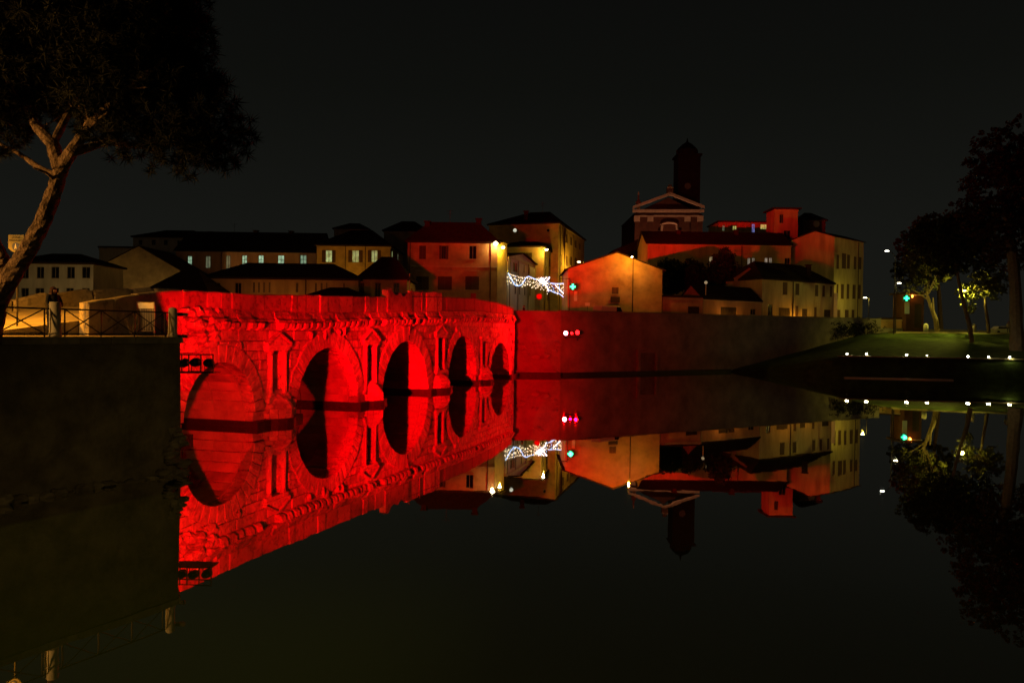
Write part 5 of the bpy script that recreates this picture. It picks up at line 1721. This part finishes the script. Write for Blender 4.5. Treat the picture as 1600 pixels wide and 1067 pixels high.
def shrub(label, P, n, h, spread):
    t_ = thing('bare_shrub', label, 'shrub', P, 'bare shrubs on the quay')
    for i in range(n):
        a_ = R.uniform(0, 6.28)
        l_ = R.uniform(.5, 1) * h
        d_ = Vector((math.cos(a_), math.sin(a_), 0)) * spread * R.uniform(.3, 1)
        part('stem', MB().tube([P, P + d_ * .3 + Vector((0, 0, l_ * .45)), P + d_ + Vector((0, 0, l_))], [.02, .014, .005], 5), M['bark2'], t_)


shrub('spiky bare shrub left of the steel barrier', bw(-4.9, -.8, WALK), 14, 1.0, .6)
shrub('spiky bare shrub right of the steel barrier', bw(-2.4, -.9, WALK), 12, .9, .5)


# ================================================================== TREES
def leaf_cloud(name, centers, sizes, n_per, leaf, m, parent, seed=1, needle=False, kind=None):
    rng = np.random.default_rng(seed)
    C = np.array(centers, float)
    S = np.array(sizes, float)
    K = len(C) * n_per
    cen = np.repeat(C, n_per, 0)
    sz = np.repeat(S, n_per)
    v = rng.normal(size=(K, 3))
    v /= np.linalg.norm(v, axis=1, keepdims=True)
    rad = sz * rng.random(K) ** .45
    pos = cen + v * rad[:, None] * np.array([1, 1, .8])
    if needle:
        d = v + rng.normal(size=(K, 3)) * .5
        d /= np.linalg.norm(d, axis=1, keepdims=True)
        pos = cen + v * (sz * .3 * rng.random(K))[:, None]
        s = np.cross(d, rng.normal(size=(K, 3)))
        s /= np.linalg.norm(s, axis=1, keepdims=True)
        ln = sz * rng.uniform(.7, 1.1, K)
        wd = leaf
        vs = np.stack([pos - s * wd, pos + s * wd, pos + d * ln[:, None]], 1).reshape(-1, 3)
        idx = np.arange(K * 3, dtype=np.int32)
        nv = 3
    else:
        a = rng.normal(size=(K, 3))
        a /= np.linalg.norm(a, axis=1, keepdims=True)
        b = np.cross(a, rng.normal(size=(K, 3)))
        b /= np.linalg.norm(b, axis=1, keepdims=True)
        l = leaf * rng.uniform(.6, 1.3, K)
        vs = np.stack([pos - a * l[:, None], pos + b * (l * .55)[:, None], pos + a * l[:, None], pos - b * (l * .55)[:, None]], 1).reshape(-1, 3)
        idx = np.arange(K * 4, dtype=np.int32)
        nv = 4
    g = ORG[parent.name]
    vs = vs - np.array(g)
    me = bpy.data.meshes.new(name)
    me.vertices.add(len(vs))
    me.vertices.foreach_set('co', vs.astype(np.float32).ravel())
    me.loops.add(len(idx))
    me.loops.foreach_set('vertex_index', idx)
    me.polygons.add(K)
    me.polygons.foreach_set('loop_start', np.arange(K, dtype=np.int32) * nv)
    me.update(calc_edges=True)
    me.materials.append(m)
    o = link(bpy.data.objects.new(name, me), parent)
    return o


def lobes_to_clumps(lobes, n, rng, shell=.35):
    """random points inside a union of ellipsoids (centre, rx, ry, rz)"""
    out = []
    vols = [a * b * c for _, a, b, c in lobes]
    tot = sum(vols)
    for (c, a, b, d_), vv in zip(lobes, vols):
        for _ in range(max(3, int(n * vv / tot))):
            while True:
                q = Vector((rng.uniform(-1, 1), rng.uniform(-1, 1), rng.uniform(-1, 1)))
                if shell < q.length < 1:
                    break
            out.append((c[0] + q.x * a, c[1] + q.y * b, c[2] + q.z * d_))
    return out


# umbrella pine on the left quay
TY = 22.0
base = px(-22, 545, TY)
base.z = WALK - .1
pine = thing('pine_tree', 'large leaning umbrella pine with a scaly trunk and dark spreading crown', 'tree', base)
tr_pts = [base, px(-8, 480, TY), px(12, 440, TY), px(44, 390, TY), px(68, 345, TY), px(86, 295, TY), px(96, 262, TY)]


def rough_tube(pts, rad, n=14, sub=6, jit=.06):
    P = [Vector(p) for p in pts]
    q, r_ = [], []
    for i in range(len(P) - 1):
        for s in range(sub):
            t_ = s / sub
            q.append(P[i].lerp(P[i + 1], t_))
            r_.append(rad[i] * (1 - t_) + rad[i + 1] * t_)
    q.append(P[-1])
    r_.append(rad[-1])
    mb = MB().tube(q, r_, n)
    k = 0
    for i, c in enumerate(q):
        for j in range(n):
            v = Vector(mb.v[k])
            mb.v[k] = tuple(c + (v - c) * (1 + R.uniform(-jit, jit) * 1.6))
            k += 1
    return mb


trunk = part('trunk', rough_tube(tr_pts, [.36, .29, .26, .235, .22, .205, .19], 16, 7, .06), M['bark'], pine)
part('trunk_fork', rough_tube([px(-24, 520, TY + .3), px(-8, 475, TY + .4), px(3, 435, TY + .5), px(2, 405, TY + .6), px(-14, 370, TY + .7), px(-40, 320, TY + .8)], [.30, .27, .24, .21, .19, .15], 12, 6, .07), M['bark'], pine)
limbs = [([px(94, 264, TY), px(82, 225, TY), px(58, 200, TY + .3), px(45, 178, TY + .6), px(20, 120, TY + 1)], [.22, .17, .13, .1, .06]),
         ([px(95, 263, TY), px(112, 236, TY - .2), px(140, 195, TY - .4), px(200, 140, TY - .8), px(260, 90, TY - 1)], [.20, .16, .13, .1, .05]),
         ([px(112, 238, TY - .2), px(170, 222, TY + .4), px(240, 232, TY + .8), px(310, 215, TY + 1.2)], [.13, .1, .07, .04]),
         ([px(82, 226, TY), px(110, 170, TY + .5), px(120, 90, TY + 1)], [.12, .09, .05]),
         ([px(88, 275, TY), px(60, 262, TY + .5), px(30, 240, TY + .9), px(-20, 215, TY + 1.2)], [.10, .08, .06, .04]),
         ([px(90, 285, TY), px(72, 270, TY - .4), px(52, 262, TY - .7)], [.06, .04, .02])]
for p_, r_ in limbs:
    part('limb', rough_tube(p_, r_, 10, 5, .08), M['bark'], pine)
rg = random.Random(5)


def plobe(x, y, rpx, dep=0.0, ry=None, fl=1.0):
    c = px(x, y, TY + dep)
    r_ = rpx / FPX * (TY + dep)
    return (tuple(c), r_, ry or r_ * 1.1, r_ * fl)


lob = [plobe(40, 40, 130, 0), plobe(170, 20, 130, -.5), plobe(240, 60, 95, .5), plobe(130, 110, 90, .8), plobe(225, 140, 90, .2), plobe(300, 175, 72, 0), plobe(338, 205, 58, .3), plobe(290, 225, 52, -.3), plobe(345, 235, 38, .2),
       plobe(200, 200, 55, .6), plobe(255, 245, 34, .2), plobe(20, 150, 75, 1.0), plobe(-30, 90, 110, 0), plobe(160, 165, 60, -.6), plobe(-20, 190, 60, .6), plobe(285, 130, 60, .6), plobe(90, -60, 160, 0), plobe(220, -40, 110, 0)]
cl = lobes_to_clumps(lob, 6400, rg, .2)
leaf_cloud('crown', cl, [rg.uniform(.22, .36) for _ in cl], 40, .014, M['needle'], pine, 3, needle=True)
for k in range(60):
    c = rg.choice(cl)
    l_ = Vector(rg.choice([limbs[0][0][3], limbs[1][0][2], limbs[1][0][3], limbs[2][0][2], limbs[2][0][3], limbs[3][0][1]]))
    if (Vector(c) - l_).length < 2.6:
        part('twig', MB().tube([l_, l_.lerp(Vector(c), .5) + Vector((0, 0, -.1)), c], [.03, .02, .008], 5), M['bark'], pine)


def broad_tree(label, trunk_pts, rad, lobes, m, n, leaf, seed, name='park_tree', branches=(), group='park trees on the right bank', bark='bark2', npc=18, csz=.55):
    base = Vector(trunk_pts[0])
    t_ = thing(name, label, 'tree', base, group)
    part('trunk', rough_tube(trunk_pts, rad, 10, 4, .06), M[bark], t_)
    for p_, r_ in branches:
        part('limb', rough_tube(p_, r_, 8, 4, .06), M[bark], t_)
    rg = random.Random(seed)
    cl = lobes_to_clumps(lobes, n, rg, .25)
    leaf_cloud('crown', cl, [rg.uniform(.6, 1.4) * csz for _ in cl], npc, leaf, m, t_, seed)
    tp = Vector(trunk_pts[-1])
    for c in rg.sample(cl, min(14, len(cl))):
        c = Vector(c)
        part('twig', MB().tube([tp, tp.lerp(c, .5) + Vector((0, 0, .2)), c], [.09, .05, .02], 5), M[bark], t_)
    return t_


def lobe(x, y, r_, Y_, ry=None, fl=.9):
    c = px(x, y, Y_)
    r2 = r_ / FPX * Y_
    return (tuple(c), r2, ry or r2, r2 * fl)


Y1 = 125
broad_tree('park tree with a leaning forked trunk and leaves lit yellow by the lamp post', [px(1465, 519, Y1), px(1462, 500, Y1), px(1455, 480, Y1), px(1449, 462, Y1)], [.42, .36, .30, .22],
    [lobe(1425, 440, 24, Y1), lobe(1418, 415, 16, Y1), lobe(1440, 405, 26, Y1), lobe(1455, 430, 28, Y1), lobe(1470, 395, 30, Y1)], M['leaf'], 260, .20, 21,
    branches=[([px(1463, 505, Y1), px(1458, 487, Y1 - .5), px(1458, 465, Y1 - .8)], [.22, .18, .12]), ([px(1452, 470, Y1), px(1436, 458, Y1), px(1424, 452, Y1)], [.14, .1, .06])])
Y2 = 114
broad_tree('slim dark park tree with a bent trunk rising from the lawn', [px(1519, 535, Y2), px(1514, 505, Y2), px(1506, 475, Y2), px(1499, 445, Y2), px(1492, 405, Y2)], [.34, .30, .26, .22, .16],
    [lobe(1500, 375, 44, Y2), lobe(1465, 365, 36, Y2 + 2), lobe(1440, 372, 28, Y2 + 2), lobe(1530, 400, 34, Y2), lobe(1520, 355, 38, Y2 + 1), lobe(1480, 405, 30, Y2 + 1)], M['leafdark'], 900, .24, 22)
Y3 = 121
broad_tree('park tree with hanging yellow-green leaves around a lamp', [px(1545, 521, Y3), px(1543, 500, Y3), px(1540, 478, Y3), px(1538, 455, Y3)], [.28, .24, .2, .15],
    [lobe(1515, 455, 18, Y3), lobe(1530, 452, 14, Y3), lobe(1512, 478, 12, Y3), lobe(1552, 455, 18, Y3), lobe(1540, 440, 22, Y3), lobe(1560, 440, 18, Y3)], M['leaf'], 170, .22, 23)
Y4 = 104
broad_tree('massive dark park tree with a thick trunk and rust-tinged crown', [px(1589, 548, Y4), px(1588, 500, Y4), px(1586, 440, Y4), px(1580, 380, Y4), px(1570, 320, Y4)], [.95, .78, .7, .6, .45],
    [lobe(1575, 300, 70, Y4), lobe(1530, 330, 45, Y4 + 1), lobe(1620, 260, 90, Y4), lobe(1560, 240, 50, Y4), lobe(1600, 380, 55, Y4 + 1), lobe(1550, 380, 32, Y4), lobe(1640, 350, 80, Y4)], M['leafrust'], 1500, .26, 24)
Y5 = 165
broad_tree('far dark tree massed behind the tall lamp post', [px(1470, 515, Y5), px(1468, 470, Y5), px(1465, 430, Y5)], [.5, .4, .3],
    [lobe(1430, 385, 30, Y5), lobe(1455, 365, 34, Y5), lobe(1490, 375, 34, Y5), lobe(1420, 420, 26, Y5), lobe(1460, 420, 30, Y5)], M['leafdark'], 700, .34, 25)
# garden trees between the gable house and the long red house
Yg = 132
for k, (lb, tx, lobs) in enumerate([('dark rounded garden tree close behind the gable house roof', 1050, [(1050, 425, 20), (1045, 445, 18), (1060, 440, 18), (1040, 415, 12)]),
                                    ('dark garden tree in front of the single warm window', 1090, [(1085, 430, 22), (1095, 445, 20), (1078, 418, 14), (1105, 450, 14)]),
                                    ('dark spreading garden tree left of the red gable end', 1130, [(1128, 415, 20), (1140, 432, 20), (1120, 440, 20), (1133, 398, 12), (1146, 450, 14)])]):
    broad_tree(lb, [px(tx, 490, Yg), px(tx + 1, 465, Yg), px(tx, 440, Yg)], [.3, .25, .16], [lobe(x, y, r_, Yg) for x, y, r_ in lobs], M['leafdark'], 500, .24, 31 + k, name='garden_tree', group='garden trees behind the yard wall')

# hedge shrubs on the foot of the wall by the ramp
for k, (x, y) in enumerate([(1306, 517), (1318, 512), (1330, 514), (1344, 512), (1358, 514)]):
    Yh = float(np.interp(x, [1300, 1365], [134, 140]))
    P = onp(x, y, WB, wnn) - wnn * .15
    t_ = thing('hanging_shrub', '%s ivy clump on the river wall counted from the small cream house' % ('first', 'second', 'third', 'fourth', 'fifth')[k], 'shrub', P, 'ivy clumps on the river wall')
    rgk = random.Random(50 + k)
    cl = [(P.x + rgk.gauss(0, .8), P.y - .25 + rgk.gauss(0, .6), P.z - .3 + rgk.gauss(0, .7)) for _ in range(46)]
    leaf_cloud('foliage', cl, [.38] * len(cl), 16, .12, M['leafdark'], t_, 60 + k)
